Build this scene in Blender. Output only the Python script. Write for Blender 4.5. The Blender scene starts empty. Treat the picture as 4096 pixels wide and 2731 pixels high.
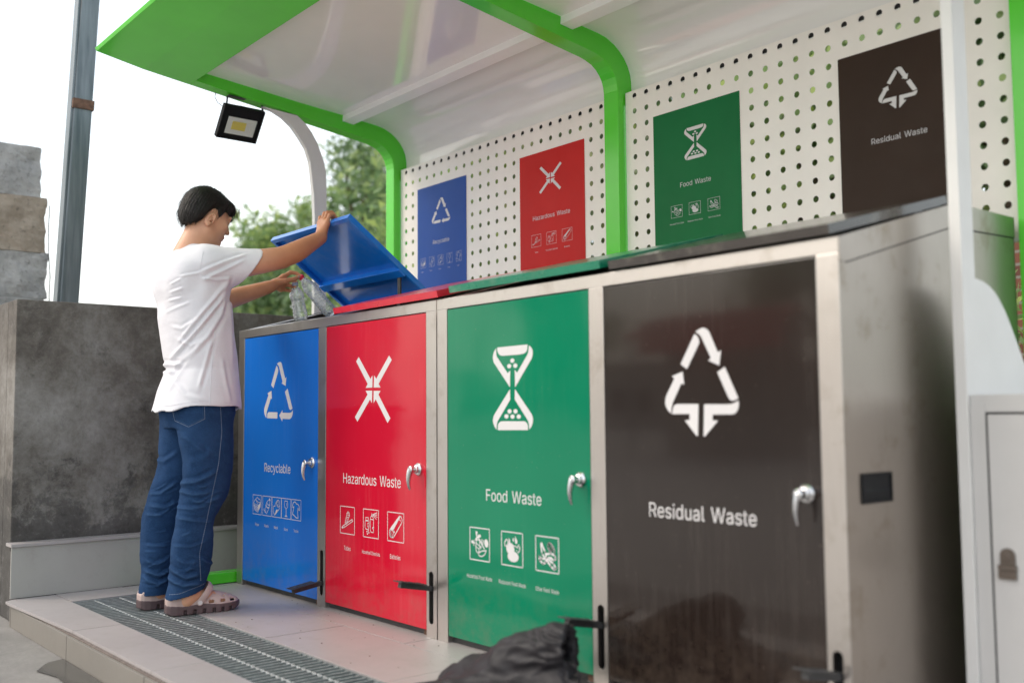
import bpy, bmesh, math, random
import numpy as np
from mathutils import Vector, Matrix, noise
R_=math.radians
sc=bpy.context.scene
col=sc.collection
random.seed(7)
# ---------------------------------------------------------------- camera
cd=bpy.data.cameras.new("camera"); cam=bpy.data.objects.new("camera",cd); col.objects.link(cam); sc.camera=cam
cd.sensor_fit='HORIZONTAL'; cd.sensor_width=36; cd.lens=35.56; cd.clip_end=2000; cd.clip_start=.05
cr=Vector((.63960751,.76866,-.00800213)); cu=Vector((.06102496,-.04039672,.99731843)); cf=Vector((-.76627553,.63838069,.07274549))
cam.matrix_world=Matrix(((cr.x,cu.x,-cf.x,0),(cr.y,cu.y,-cf.y,0),(cr.z,cu.z,-cf.z,.78),(0,0,0,1)))
cd.dof.use_dof=True; cd.dof.focus_distance=4.25; cd.dof.aperture_fstop=1.5
# ---------------------------------------------------------------- sky and sun
SUN_EL,SUN_AZ=46,215
w=bpy.data.worlds.new("World"); sc.world=w; w.use_nodes=True
nt=w.node_tree; nt.nodes.clear()
out=nt.nodes.new('ShaderNodeOutputWorld')
sky=nt.nodes.new('ShaderNodeTexSky'); sky.sky_type='NISHITA'; sky.sun_disc=False
sky.sun_elevation=R_(SUN_EL); sky.sun_rotation=R_(SUN_AZ); sky.dust_density=5; sky.air_density=1.5
b1=nt.nodes.new('ShaderNodeBackground'); b1.inputs[1].default_value=.10
b2=nt.nodes.new('ShaderNodeBackground'); b2.inputs[1].default_value=1.05
tc=nt.nodes.new('ShaderNodeTexCoord'); nz=nt.nodes.new('ShaderNodeTexNoise'); nz.inputs['Scale'].default_value=1.6; nz.inputs['Detail'].default_value=4
cr_=nt.nodes.new('ShaderNodeValToRGB'); cr_.color_ramp.elements[0].color=(.62,.68,.73,1); cr_.color_ramp.elements[0].position=.36
cr_.color_ramp.elements[1].color=(1,1,1,1); cr_.color_ramp.elements[1].position=.65
nt.links.new(tc.outputs['Generated'],nz.inputs['Vector']); nt.links.new(nz.outputs['Fac'],cr_.inputs[0]); nt.links.new(cr_.outputs[0],b2.inputs[0])
mx=nt.nodes.new('ShaderNodeAddShader')
nt.links.new(sky.outputs[0],b1.inputs[0]); nt.links.new(b1.outputs[0],mx.inputs[0]); nt.links.new(b2.outputs[0],mx.inputs[1]); nt.links.new(mx.outputs[0],out.inputs[0])
sl=bpy.data.lights.new("sun",'SUN'); sl.energy=.8; sl.angle=R_(14); sl.color=(1,.93,.84)
so=bpy.data.objects.new("sun",sl); col.objects.link(so)
sd=Vector((-.55,-.62,.62)).normalized()   # towards the sun
so.rotation_euler=sd.to_track_quat('Z','Y').to_euler()
sc.view_settings.view_transform='Standard'; sc.view_settings.look='None'; sc.view_settings.exposure=0.2; sc.view_settings.gamma=1
sc.cycles.max_bounces=8; sc.cycles.glossy_bounces=5; sc.cycles.transmission_bounces=8; sc.cycles.transparent_max_bounces=12
sc.cycles.use_denoising=True
# ---------------------------------------------------------------- helpers
def tag(o,label=None,cat=None,group=None,kind=None):
    if label: o['label']=label
    if cat: o['category']=cat
    if group: o['group']=group
    if kind: o['kind']=kind
    return o
def thing(name,label,cat,loc=(0,0,0),group=None):
    o=bpy.data.objects.new(name,None); col.objects.link(o); o.location=loc; o.empty_display_size=.1
    return tag(o,label,cat,group)
def origin(p):
    while p.parent: p=p.parent
    return Vector(p.location)
def link(name,me,mat,parent=None,smooth=False,loc=None):
    o=bpy.data.objects.new(name,me); col.objects.link(o)
    if mat: me.materials.append(mat)
    if parent is not None:
        me.transform(Matrix.Translation(-origin(parent))); o.parent=parent
    elif loc is not None:
        me.transform(Matrix.Translation(-Vector(loc))); o.location=loc
    if smooth:
        me.shade_smooth()
    me.update()
    return o
class MB:
    def __init__(s): s.v=[]; s.f=[]
    def add(s,vs,fs):
        n=len(s.v); s.v+=[tuple(v) for v in vs]; s.f+=[tuple(i+n for i in f) for f in fs]; return s
    def box(s,x0,x1,y0,y1,z0,z1):
        v=[(x0,y0,z0),(x1,y0,z0),(x1,y1,z0),(x0,y1,z0),(x0,y0,z1),(x1,y0,z1),(x1,y1,z1),(x0,y1,z1)]
        return s.add(v,[(0,3,2,1),(4,5,6,7),(0,1,5,4),(1,2,6,5),(2,3,7,6),(3,0,4,7)])
    def obox(s,c,ax,ay,az):
        c,ax,ay,az=map(Vector,(c,ax,ay,az)); v=[]
        for k in (-1,1):
            for i,j in ((-1,-1),(1,-1),(1,1),(-1,1)): v.append(c+ax*i+ay*j+az*k)
        return s.add(v,[(0,3,2,1),(4,5,6,7),(0,1,5,4),(1,2,6,5),(2,3,7,6),(3,0,4,7)])
    def prism_x(s,pts,x0,x1):   # pts are (y,z), extruded along x
        n=len(pts); v=[(x0,y,z) for y,z in pts]+[(x1,y,z) for y,z in pts]
        f=[tuple(range(n-1,-1,-1)),tuple(range(n,2*n))]+[(i,(i+1)%n,n+(i+1)%n,n+i) for i in range(n)]
        return s.add(v,f)
    def prism_y(s,pts,y0,y1):   # pts are (x,z)
        n=len(pts); v=[(x,y0,z) for x,z in pts]+[(x,y1,z) for x,z in pts]
        f=[tuple(range(n)),tuple(range(2*n-1,n-1,-1))]+[((i+1)%n,i,n+i,n+(i+1)%n) for i in range(n)]
        return s.add(v,f)
    def flat_y(s,pts,y):
        n=len(pts); return s.add([(x,y,z) for x,z in pts],[tuple(range(n))])
    def tube(s,pts,r,seg=8,caps=True,twist=0,flat=None,a0=None):
        pts=[Vector(p) for p in pts]; n=len(pts); rs=r if isinstance(r,(list,tuple)) else [r]*n
        up=Vector((0,0,1)); rings=[]; prev=Vector(a0) if a0 else None
        for i,p in enumerate(pts):
            t=(pts[min(i+1,n-1)]-pts[max(i-1,0)]).normalized()
            a=prev if prev is not None else (up if abs(t.z)<.9 else Vector((1,0,0)))
            a=(a-t*a.dot(t)).normalized(); prev=a; b=t.cross(a)
            ring=[]
            for k in range(seg):
                an=2*math.pi*k/seg+twist*i
                ca,sa=math.cos(an),math.sin(an)
                if flat: ca*=flat[0]; sa*=flat[1]
                ring.append(p+(a*ca+b*sa)*rs[i])
            rings.append(ring)
        v=[q for r_ in rings for q in r_]; f=[]
        for i in range(n-1):
            for k in range(seg): f.append((i*seg+k,i*seg+(k+1)%seg,(i+1)*seg+(k+1)%seg,(i+1)*seg+k))
        if caps: f+= [tuple(range(seg-1,-1,-1)),tuple((n-1)*seg+k for k in range(seg))]
        return s.add(v,f)
    def lathe(s,c,axis,prof,seg=24):   # prof (r, h) along axis
        axis=Vector(axis).normalized(); c=Vector(c)
        a=axis.orthogonal().normalized(); b=axis.cross(a); v=[]; f=[]
        for r,h in prof:
            for k in range(seg):
                t=2*math.pi*k/seg; v.append(c+axis*h+(a*math.cos(t)+b*math.sin(t))*r)
        m=len(prof)
        for i in range(m-1):
            for k in range(seg): f.append((i*seg+k,i*seg+(k+1)%seg,(i+1)*seg+(k+1)%seg,(i+1)*seg+k))
        f+=[tuple(range(seg-1,-1,-1)),tuple((m-1)*seg+k for k in range(seg))]
        return s.add(v,f)
    def sweep(s,prof,path_fn): pass
    def stroke(s,pts,wd,y,closed=False):   # thin flat line in the xz plane
        pts=[Vector((p[0],p[1])) for p in pts]
        if closed: pts.append(pts[0])
        for a,b in zip(pts,pts[1:]):
            d=b-a
            if d.length<1e-6: continue
            d.normalize(); nrm=Vector((-d.y,d.x))*wd/2; e=d*wd*.35
            q=[a-e-nrm,b+e-nrm,b+e+nrm,a-e+nrm]
            s.add([(p.x,y,p.y) for p in q],[(0,1,2,3)])
        return s
    def build(s,name,mat,parent=None,smooth=False,bevel=0,loc=None,fix=True):
        me=bpy.data.meshes.new(name); me.from_pydata(s.v,[],s.f); me.update()
        if fix:
            bm=bmesh.new(); bm.from_mesh(me)
            if bevel:
                bmesh.ops.remove_doubles(bm,verts=bm.verts,dist=1e-6)
            bmesh.ops.recalc_face_normals(bm,faces=bm.faces)
            if bevel:
                es=[e for e in bm.edges if len(e.link_faces)==2 and e.calc_face_angle(0)>.5]
                bmesh.ops.bevel(bm,geom=es,offset=bevel,segments=2,profile=.6,affect='EDGES',clamp_overlap=True)
            bm.to_mesh(me); bm.free()
        o=link(name,me,mat,parent,False,loc)
        if smooth:
            for p in me.polygons: p.use_smooth=True
            try: me.set_sharp_from_angle(angle=R_(38))
            except Exception: pass
        return o
# ---------------------------------------------------------------- materials
def N(nt,t,**k):
    n=nt.nodes.new(t)
    for a,b in k.items():
        if a in n.inputs: n.inputs[a].default_value=b
        else: setattr(n,a,b)
    return n
def newmat(name):
    m=bpy.data.materials.new(name); m.use_nodes=True; nt=m.node_tree
    return m,nt,nt.nodes['Principled BSDF']
def mapped(nt,scale=(1,1,1)):
    tc=nt.nodes.new('ShaderNodeTexCoord'); mp=nt.nodes.new('ShaderNodeMapping'); mp.inputs['Scale'].default_value=scale
    nt.links.new(tc.outputs['Object'],mp.inputs[0]); return mp.outputs[0]
def noise_n(nt,vec,scale,detail=4,rough=.55):
    n=N(nt,'ShaderNodeTexNoise'); n.inputs['Scale'].default_value=scale; n.inputs['Detail'].default_value=detail; n.inputs['Roughness'].default_value=rough
    nt.links.new(vec,n.inputs['Vector']); return n.outputs['Fac']
def ramp(nt,fac,stops):
    r=nt.nodes.new('ShaderNodeValToRGB'); e=r.color_ramp.elements
    while len(e)<len(stops): e.new(.5)
    for i,(p,c) in enumerate(stops): e[i].position=p; e[i].color=(*c,1) if len(c)==3 else c
    nt.links.new(fac,r.inputs[0]); return r.outputs[0]
def mixc(nt,f,a,b,mode='MIX'):
    m=nt.nodes.new('ShaderNodeMix'); m.data_type='RGBA'; m.blend_type=mode
    for sock,val in ((m.inputs[0],f),(m.inputs[6],a),(m.inputs[7],b)):
        if hasattr(val,'is_linked') or hasattr(val,'links'): nt.links.new(val,sock)
        elif isinstance(val,(int,float)): sock.default_value=val
        else: sock.default_value=(*val,1)
    return m.outputs[2]
def bump(nt,bs,h,strength,dist=.01):
    b=nt.nodes.new('ShaderNodeBump'); b.inputs['Strength'].default_value=strength; b.inputs['Distance'].default_value=dist
    nt.links.new(h,b.inputs['Height']); nt.links.new(b.outputs[0],bs.inputs['Normal']); return b
def paint(name,c,rough=.3,coat=0,metal=0,var=.08,nscale=6,wave=0,wscale=3,bumpn=0,bscale=200,dust=0,dustc=(.5,.47,.43),spec=.5,vert=False):
    m,nt,bs=newmat(name); v=mapped(nt,(1,1,1))
    n=noise_n(nt,v,nscale)
    lo=tuple(x*(1-var) for x in c); hi=tuple(min(1,x*(1+var)) for x in c)
    cc=ramp(nt,n,[(.3,lo),(.7,hi)])
    if dust:
        v2=mapped(nt,(40,40,3) if vert else (1,1,1)); n2=noise_n(nt,v2,1 if vert else 14,6,.7)
        n3=noise_n(nt,v,2.2,3)
        f=ramp(nt,n2,[(.48,(0,0,0)),(.75,(dust,)*3)]); f2=ramp(nt,n3,[(.4,(0,0,0)),(.65,(1,1,1))])
        cc=mixc(nt,mixc(nt,1.0,f,f2,'MULTIPLY'),cc,dustc)
    if vert:
        sp=noise_n(nt,v,170,2,.5); cc=mixc(nt,ramp(nt,sp,[(.735,(0,0,0)),(.76,(.55,)*3)]),cc,(.45,.38,.32))
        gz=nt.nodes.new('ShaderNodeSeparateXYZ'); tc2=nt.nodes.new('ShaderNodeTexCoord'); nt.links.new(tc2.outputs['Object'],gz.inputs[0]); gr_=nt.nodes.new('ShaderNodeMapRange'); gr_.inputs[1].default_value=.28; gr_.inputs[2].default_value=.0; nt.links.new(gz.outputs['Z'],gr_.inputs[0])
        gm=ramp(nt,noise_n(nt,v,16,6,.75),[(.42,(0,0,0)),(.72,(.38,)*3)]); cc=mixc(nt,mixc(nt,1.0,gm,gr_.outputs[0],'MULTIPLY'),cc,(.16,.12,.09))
    nt.links.new(cc,bs.inputs['Base Color'])
    bs.inputs['Metallic'].default_value=metal; bs.inputs['Specular IOR Level'].default_value=spec
    bs.inputs['Coat Weight'].default_value=coat; bs.inputs['Coat Roughness'].default_value=.06; bs.inputs['Coat IOR'].default_value=1.65 if vert else 1.5
    rn=noise_n(nt,v,nscale*3,5); rr=nt.nodes.new('ShaderNodeMapRange'); rr.inputs[3].default_value=rough*.8; rr.inputs[4].default_value=rough*1.25
    nt.links.new(rn,rr.inputs[0]); nt.links.new(rr.outputs[0],bs.inputs['Roughness'])
    if wave: bump(nt,bs,noise_n(nt,v,wscale,1),wave,.05)
    elif bumpn: bump(nt,bs,noise_n(nt,v,bscale,5),bumpn,.003)
    return m
def steel(name,c=(.62,.58,.53),rough=.27,streak=(3,3,120),dirty=.35):
    m,nt,bs=newmat(name); v=mapped(nt,streak); n=noise_n(nt,v,6,6,.7)
    v1=mapped(nt); d=noise_n(nt,v1,9,6,.65); st=noise_n(nt,mapped(nt,(30,30,2.5)),1,5,.7)
    cc=ramp(nt,n,[(.25,tuple(x*.88 for x in c)),(.75,c)])
    f=ramp(nt,d,[(.56,(0,0,0)),(.78,(dirty,)*3)]); cc=mixc(nt,f,cc,(.24,.19,.13))
    f=ramp(nt,st,[(.6,(0,0,0)),(.8,(dirty*.8,)*3)]); cc=mixc(nt,f,cc,(.3,.26,.2))
    nt.links.new(cc,bs.inputs['Base Color']); bs.inputs['Metallic'].default_value=.95
    mr=nt.nodes.new('ShaderNodeMapRange'); mr.inputs[3].default_value=rough*.8; mr.inputs[4].default_value=rough*1.35
    nt.links.new(d,mr.inputs[0]); nt.links.new(mr.outputs[0],bs.inputs['Roughness'])
    bump(nt,bs,n,.06,.002)
    return m
M={}
M['steel']=steel('brushed_steel',(.60,.56,.53),.30,dirty=.4); M['steel_v']=steel('brushed_steel_upright',(.61,.57,.54),.29,streak=(120,120,2),dirty=.42)
M['steel_side']=steel('dull_steel_side',(.41,.36,.32),.33,(90,90,2),.75)
M['chrome']=paint('chrome',(.68,.68,.69),.20,metal=1,var=.03)
M['black_metal']=paint('black_metal',(.03,.03,.032),.45,var=.3,nscale=30,bumpn=.3,bscale=90)
M['dark']=paint('dark_hollow',(.012,.012,.013),.8)
M['blue']=paint('blue_door_paint',(.006,.150,.60),.13,coat=.12,var=.06,nscale=2,wave=.05,wscale=2.0,dust=.05,vert=True,spec=.26)
M['red']=paint('red_door_paint',(.52,.008,.028),.10,coat=.12,var=.05,nscale=2,wave=.16,wscale=2.6,dust=.05,dustc=(.85,.5,.48),vert=True,spec=.26)
M['green']=paint('green_door_paint',(.001,.185,.092),.10,coat=.05,var=.06,nscale=2,wave=.2,wscale=2.2,dust=.04,dustc=(.30,.40,.34),vert=True,spec=.26)
M['brown']=paint('brown_door_paint',(.018,.012,.010),.17,coat=.36,var=.1,nscale=2,wave=.10,wscale=1.9,dust=.10,dustc=(.22,.19,.17),vert=True,spec=.26)
M['lid_blue']=paint('blue_lid_paint',(.010,.19,.72),.16,coat=.4,var=.06,nscale=3,wave=.04,wscale=5,dust=.16,dustc=(.25,.35,.5))
M['lid_red']=paint('red_lid_paint',(.62,.02,.04),.28,coat=.25,var=.08,nscale=5,dust=.35,dustc=(.55,.4,.34))
M['lid_green']=paint('green_lid_paint',(.004,.20,.11),.28,coat=.25,var=.08,nscale=5,dust=.4,dustc=(.42,.42,.34))
M['lid_brown']=paint('brown_lid_paint',(.044,.036,.031),.22,coat=.4,var=.12,nscale=5,dust=.7,dustc=(.36,.33,.27))
M['decal']=paint('white_print',(.66,.64,.645),.4,var=.03)
M['decal2']=paint('dull_white_print',(.62,.60,.62),.5,var=.03)
M['lime']=paint('lime_green_paint',(.095,.66,.030),.2,coat=.15,var=.05,nscale=4,wave=.03,wscale=6,dust=.06,dustc=(.3,.4,.2))
M['white']=paint('white_gloss_sheet',(.93,.905,.885),.10,coat=.6,var=.03,nscale=2,wave=.05,wscale=2.2,dust=.04)
M['purlin']=paint('white_purlin',(.95,.94,.92),.4,var=.03)
M['white_post']=paint('white_powder_coat',(.76,.745,.73),.35,var=.03,nscale=8,dust=.08)
M['panel']=paint('perforated_white_sheet',(.93,.875,.825),.4,var=.04,nscale=5,dust=.06)
M['p_blue']=paint('poster_blue',spec=.2,c=(.022,.085,.36),rough=.5,var=.05); M['p_red']=paint('poster_red',spec=.2,c=(.56,.018,.016),rough=.5,var=.05)
M['p_green']=paint('poster_green',spec=.2,c=(.006,.15,.045),rough=.5,var=.05); M['p_brown']=paint('poster_brown',spec=.2,c=(.036,.019,.012),rough=.5,var=.08)
# ================================================================ STRUCTURE: ground and platform
def ground_mat():
    m,nt,bs=newmat('rough_concrete_ground'); v=mapped(nt)
    a=noise_n(nt,v,2.5,6,.65); b=noise_n(nt,v,60,6,.7); c=noise_n(nt,v,.9,3)
    cc=ramp(nt,a,[(.3,(.17,.16,.15)),(.7,(.30,.285,.265))])
    cc=mixc(nt,ramp(nt,b,[(.35,(0,0,0)),(.75,(.35,.35,.35))]),cc,(.14,.135,.125))
    nt.links.new(cc,bs.inputs['Base Color']); bs.inputs['Roughness'].default_value=.85
    bump(nt,bs,b,.35,.006); return m
M['ground']=ground_mat()
M['earth']=paint('grassy_earth',(.07,.10,.035),.9,var=.5,nscale=9,bumpn=.6,bscale=30)
def wet_mat():
    m,nt,bs=newmat('wet_concrete'); v=mapped(nt); b=noise_n(nt,v,25,5)
    nt.links.new(ramp(nt,b,[(.3,(.045,.042,.038)),(.7,(.075,.07,.062))]),bs.inputs['Base Color']); bs.inputs['Roughness'].default_value=.18
    bump(nt,bs,b,.1,.003); return m
M['wet']=wet_mat()
g=MB().add([(-300,-300,-.105),(300,-300,-.105),(300,300,-.105),(-300,300,-.105)],[(0,1,2,3)]).build('ground',M['ground'],fix=False); tag(g,kind='structure')
g=MB().add([(-300,3.9,-.100),(300,3.9,-.100),(300,300,-.100),(-300,300,-.100)],[(0,1,2,3)]).build('grass_ground',M['earth'],fix=False); tag(g,kind='structure')
M['road']=paint('bounce_light_road',(.47,.445,.41),.85,var=.12,nscale=1.5,bumpn=.3,bscale=40)
g=MB().add([(-80,-60,-.101),(60,-60,-.101),(60,.35,-.101),(-80,.35,-.101)],[(0,1,2,3)]).build('road',M['road'],fix=False); tag(g,kind='structure')  # unseen pale street sheet, added to bounce light up under the roof
# wet patch in front of the platform edge
pts=[(-3.86,1.03),(-3.93,1.07),(-3.97,1.10),(-3.98,1.13),(-3.99,1.155),(-3.60,1.155),(-3.30,1.155),(-3.25,1.12),(-3.31,1.085),(-3.42,1.075),(-3.52,1.07),(-3.62,1.055),(-3.72,1.06),(-3.80,1.045)]
g=MB().add([(a,b,-.101) for a,b in pts],[tuple(range(len(pts)))]).build('wet_patch',M['wet'],fix=False); tag(g,kind='structure')
def tile_mat(name,c,rough=.35):
    m,nt,bs=newmat(name); v=mapped(nt)
    a=noise_n(nt,v,3.2,5,.6); b=noise_n(nt,v,70,4,.7); s=noise_n(nt,v,11,6,.75)
    cc=ramp(nt,a,[(.25,tuple(x*.86 for x in c)),(.75,c)])
    cc=mixc(nt,ramp(nt,b,[(.62,(0,0,0)),(.8,(.5,.5,.5))]),cc,tuple(x*.6 for x in c))
    cc=mixc(nt,ramp(nt,s,[(.54,(0,0,0)),(.74,(.4,.4,.4))]),cc,(.28,.25,.22))
    nt.links.new(cc,bs.inputs['Base Color'])
    mr=nt.nodes.new('ShaderNodeMapRange'); mr.inputs[3].default_value=rough*.8; mr.inputs[4].default_value=rough*1.5
    nt.links.new(s,mr.inputs[0]); nt.links.new(mr.outputs[0],bs.inputs['Roughness'])
    bump(nt,bs,b,.05,.002); return m
M['tile']=tile_mat('pale_floor_tile',(.40,.368,.362)); M['riser']=tile_mat('riser_tile',(.235,.215,.19),.45); M['ledge']=tile_mat('ledge_tile',(.40,.39,.365),.3)
M['grout']=paint('grout',(.16,.13,.115),.9,var=.3,nscale=40)
# platform: bed, gapped tiles, trench for the drain
pf=MB(); X0,X1=-4.833,3.0
pf.box(-4.765,X1,1.172,1.358,-.104,-.012); pf.box(X0,X1,1.657,3.6,-.104,-.012); pf.box(X0,-4.60,1.358,1.657,-.104,-.012); pf.box(-4.60,X1,1.358,1.657,-.104,-.05)
pf.box(X0,-4.766,1.21,1.357,-.104,-.012)
bed=pf.build('platform_bed',M['grout']); tag(bed,kind='structure')
tl=MB(); rnd=random.Random(3)
def tiles(y0,y1,xs,z=0):
    for a,b in zip(xs,xs[1:]):
        dz=rnd.uniform(-.0012,.0008); tl.box(a+.0016,b-.0016,y0+.0016,y1-.0016,-.011,z+dz)
xs=[X0]+[-4.758+.79*k for k in range(10)]
# front strip slightly out of line at its left end
for i,(a,b) in enumerate(zip(xs,xs[1:])):
    ya=1.142+.04*min(1,(a-X0)/.8); yb=1.142+.04*min(1,(b-X0)/.8); dz=rnd.uniform(-.001,.001)
    af_=a+.002 if i else a+.012
    if i==0: yb=ya=1.148
    y2=1.192 if i==0 else 1.36
    if i==0: tl.box(a+.002,b-.002,1.1935,1.36,-.011,dz); af_=-4.795; 
    tl.add([(af_,ya,-.011),(b-.002,yb,-.011),(b-.002,y2,-.011),(a+.002,y2,-.011),(af_,ya,dz),(b-.002,yb,dz),(b-.002,y2,dz),(a+.002,y2,dz)],[(0,3,2,1),(4,5,6,7),(0,1,5,4),(1,2,6,5),(2,3,7,6),(3,0,4,7)])
tiles(1.362,1.655,[X0,-4.597])
xs2=[X0]+[-4.164+.79*k for k in range(9)]
tiles(1.657,1.98,xs2); tiles(1.98,2.77,[X0]+[-4.55+.79*k for k in range(10)]); tiles(2.77,3.56,xs2)
o=tl.build('platform_tiles',M['tile'],bevel=.0008); tag(o,kind='structure')
rz=MB()
for a,b in zip(xs,xs[1:]):
    a=max(a,-4.777)
    rz.box(a+.002,b-.003,1.160,1.171,-.104,-.016)
o=rz.build('platform_riser',M['riser'],bevel=.001); tag(o,kind='structure')
# ---------------------------------------------------------------- drain grate
M['galv']=paint('galvanised_steel',(.25,.275,.275),.55,metal=.4,var=.18,nscale=25,bumpn=.15,bscale=60)
M['rod']=paint('pale_grate_steel',(.36,.38,.38),.7,metal=.3,var=.3,nscale=60)
gr=thing('drain_grate','galvanised steel drain grate running along the tiled platform under the feet','drain grate',(-3,1.5,0))
bars=MB(); tops=MB(); x=-4.585
while x<.8:
    bars.box(x,x+.0046,1.368,1.650,-.030,-.0048); tops.box(x-.0003,x+.0049,1.368,1.650,-.0047,-.003); x+=.034
bars.build('bearing_bars',M['galv'],gr); tops.build('pale_bar_edges',M['rod'],gr)  # bar tops get a paler grey than the bar sides
fr=MB(); fr.box(-4.594,.8,1.3615,1.3655,-.032,-.002); fr.box(-4.594,.8,1.6515,1.6555,-.032,-.002); fr.box(-4.596,-4.592,1.366,1.651,-.032,-.002); fr.build('frame',M['galv'],gr)
for yy in (1.455,1.56):
    n=900; MB().tube([(-4.59+i*.006,yy,-.006) for i in range(n)],.0042,4,twist=.55).build('twisted_rod',M['rod'],gr)
d=MB(); d.box(-4.59,.8,1.366,1.651,-.044,-.042); o=d.build('drain_channel',paint('drain_bed',(.035,.037,.036),.8,var=.4,nscale=20)); tag(o,kind='structure')
# ---------------------------------------------------------------- concrete wall
def wall_mat():
    m,nt,bs=newmat('mouldy_concrete'); v=mapped(nt)
    wn=N(nt,'ShaderNodeTexNoise'); wn.inputs['Scale'].default_value=3.5; wn.inputs['Detail'].default_value=6; nt.links.new(v,wn.inputs['Vector'])
    wv=nt.nodes.new('ShaderNodeVectorMath'); wv.operation='MULTIPLY_ADD'; wv.inputs[1].default_value=(.10,.10,.10); nt.links.new(wn.outputs['Color'],wv.inputs[0]); nt.links.new(v,wv.inputs[2]); d=wv.outputs[0]
    a=noise_n(nt,d,1.6,15,.80); b=noise_n(nt,d,6,15,.80); c=noise_n(nt,v,55,10,.8); e=noise_n(nt,d,1.5,14,.80)
    sx=nt.nodes.new('ShaderNodeSeparateXYZ'); nt.links.new(v,sx.inputs[0])
    ma=nt.nodes.new('ShaderNodeMath'); ma.operation='MULTIPLY_ADD'; ma.inputs[1].default_value=2.6; nt.links.new(e,ma.inputs[0]); nt.links.new(sx.outputs['Z'],ma.inputs[2])   # dark tone climbs unevenly from the foot of the wall
    cc=ramp(nt,a,[(.38,(.080,.070,.061)),(.47,(.135,.120,.104)),(.55,(.20,.186,.168)),(.66,(.29,.275,.258))])
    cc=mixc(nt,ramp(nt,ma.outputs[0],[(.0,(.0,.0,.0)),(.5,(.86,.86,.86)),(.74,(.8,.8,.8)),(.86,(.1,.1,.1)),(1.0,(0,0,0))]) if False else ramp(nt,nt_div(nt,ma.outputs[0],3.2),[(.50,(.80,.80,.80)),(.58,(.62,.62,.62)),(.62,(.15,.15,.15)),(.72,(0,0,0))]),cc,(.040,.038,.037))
    cc=mixc(nt,ramp(nt,b,[(.56,(0,0,0)),(.60,(.22,.22,.22)),(.70,(.05,.05,.05))]),cc,(.27,.26,.25))
    cc=mixc(nt,ramp(nt,b,[(.36,(.45,.45,.45)),(.44,(0,0,0))]),cc,(.035,.030,.027))
    cc=mixc(nt,ramp(nt,c,[(.56,(0,0,0)),(.72,(.4,.4,.4))]),cc,(.34,.33,.32)); cc=mixc(nt,ramp(nt,c,[(.30,(.4,.4,.4)),(.42,(0,0,0))]),cc,(.02,.02,.02))
    nt.links.new(cc,bs.inputs['Base Color']); bs.inputs['Roughness'].default_value=.75; bs.inputs['Specular IOR Level'].default_value=.3
    bump(nt,bs,c,.3,.004); return m
def nt_div(nt,x,k):
    n=nt.nodes.new('ShaderNodeMath'); n.operation='DIVIDE'; n.inputs[1].default_value=k; nt.links.new(x,n.inputs[0]); return n.outputs[0]
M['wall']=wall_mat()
wl=MB(); wl.prism_x([(1.19,-.104),(3.75,-.104),(3.75,1.322),(1.19,1.322)],-5.06,-4.918)
wl.box(-7.4,-5.062,1.19,1.34,-.104,1.322)
wl.box(-4.916,-4.836,1.186,1.196,-.104,.20)
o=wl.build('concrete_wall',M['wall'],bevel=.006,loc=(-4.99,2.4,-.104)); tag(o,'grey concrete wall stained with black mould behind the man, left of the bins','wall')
lg=thing('tiled_ledge','low ledge faced with pale grey tiles along the foot of the stained wall','ledge',(-4.87,2.1,0))
lt=MB()
for a,b in ((1.176,2.30),(2.303,3.4)): lt.box(-4.846,-4.836,a,b,.001,.221)
lt.build('face_tile',M['ledge'],lg,bevel=.0008)
tp=MB(); tp.box(-4.9165,-4.826,1.172,3.4,.2225,.236); tp.build('top_tile',M['tile'],lg,bevel=.001)
# ---------------------------------------------------------------- stone pillar and pole behind the wall
def stone_mat(name,c1,c2):
    m,nt,bs=newmat(name); v=mapped(nt); a=noise_n(nt,v,5,8,.7); b=noise_n(nt,v,30,7,.75)
    cc=ramp(nt,a,[(.3,c1),(.7,c2)]); cc=mixc(nt,ramp(nt,b,[(.55,(0,0,0)),(.7,(.6,.6,.6))]),cc,(.05,.045,.04))
    nt.links.new(cc,bs.inputs['Base Color']); bs.inputs['Roughness'].default_value=.9; bump(nt,bs,b,.6,.01); return m
M['stone_g']=stone_mat('grey_stone',(.25,.25,.25),(.47,.46,.44)); M['stone_b']=stone_mat('tan_stone',(.24,.19,.14),(.44,.38,.31))
pl=thing('stone_pillar','rough stacked stone block pillar rising behind the wall at far left','pillar',(-6.37,1.5,-.1))
def rough_block(x0,x1,y0,y1,z0,z1,mat,seed):
    bm=bmesh.new(); bmesh.ops.create_cube(bm,size=1); bmesh.ops.subdivide_edges(bm,edges=bm.edges,cuts=14,use_grid_fill=True)
    for v in bm.verts:
        p=Vector(v.co); q=Vector((x0+(p.x+.5)*(x1-x0),y0+(p.y+.5)*(y1-y0),z0+(p.z+.5)*(z1-z0)))
        n=Vector([(1 if c>0 else -1) if abs(c)>.495 else 0 for c in p]); n.z*=.15
        k=noise.fractal(q*8+Vector((seed,0,0)),1,2,6)*.013+abs(noise.noise(q*30))*.006; v.co=q-n*k
    me=bpy.data.meshes.new('block'); bm.to_mesh(me); bm.free(); return link('stone_block',me,mat,pl)
K_=1.148; Z2=lambda z: .78+(z-.78)*K_
zt=[-.10,.25,.60,.90,1.15,1.385,1.615,1.895,2.15]; zt=[-.10]+[Z2(z) for z in zt[1:]]
for i,(a,b) in enumerate(zip(zt,zt[1:])):
    w_=(1.434 if i!=7 else 1.396)*K_
    rough_block(-6.55,-6.20,1.350,w_+(.01 if i%2 else 0),a+.001,b-.0005,M['stone_b'] if i==6 else M['stone_g'],i*3.1)
M['rust']=paint('rusty_steel',(.13,.07,.045),.8,var=.4,nscale=40,bumpn=.5,bscale=80)
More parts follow.
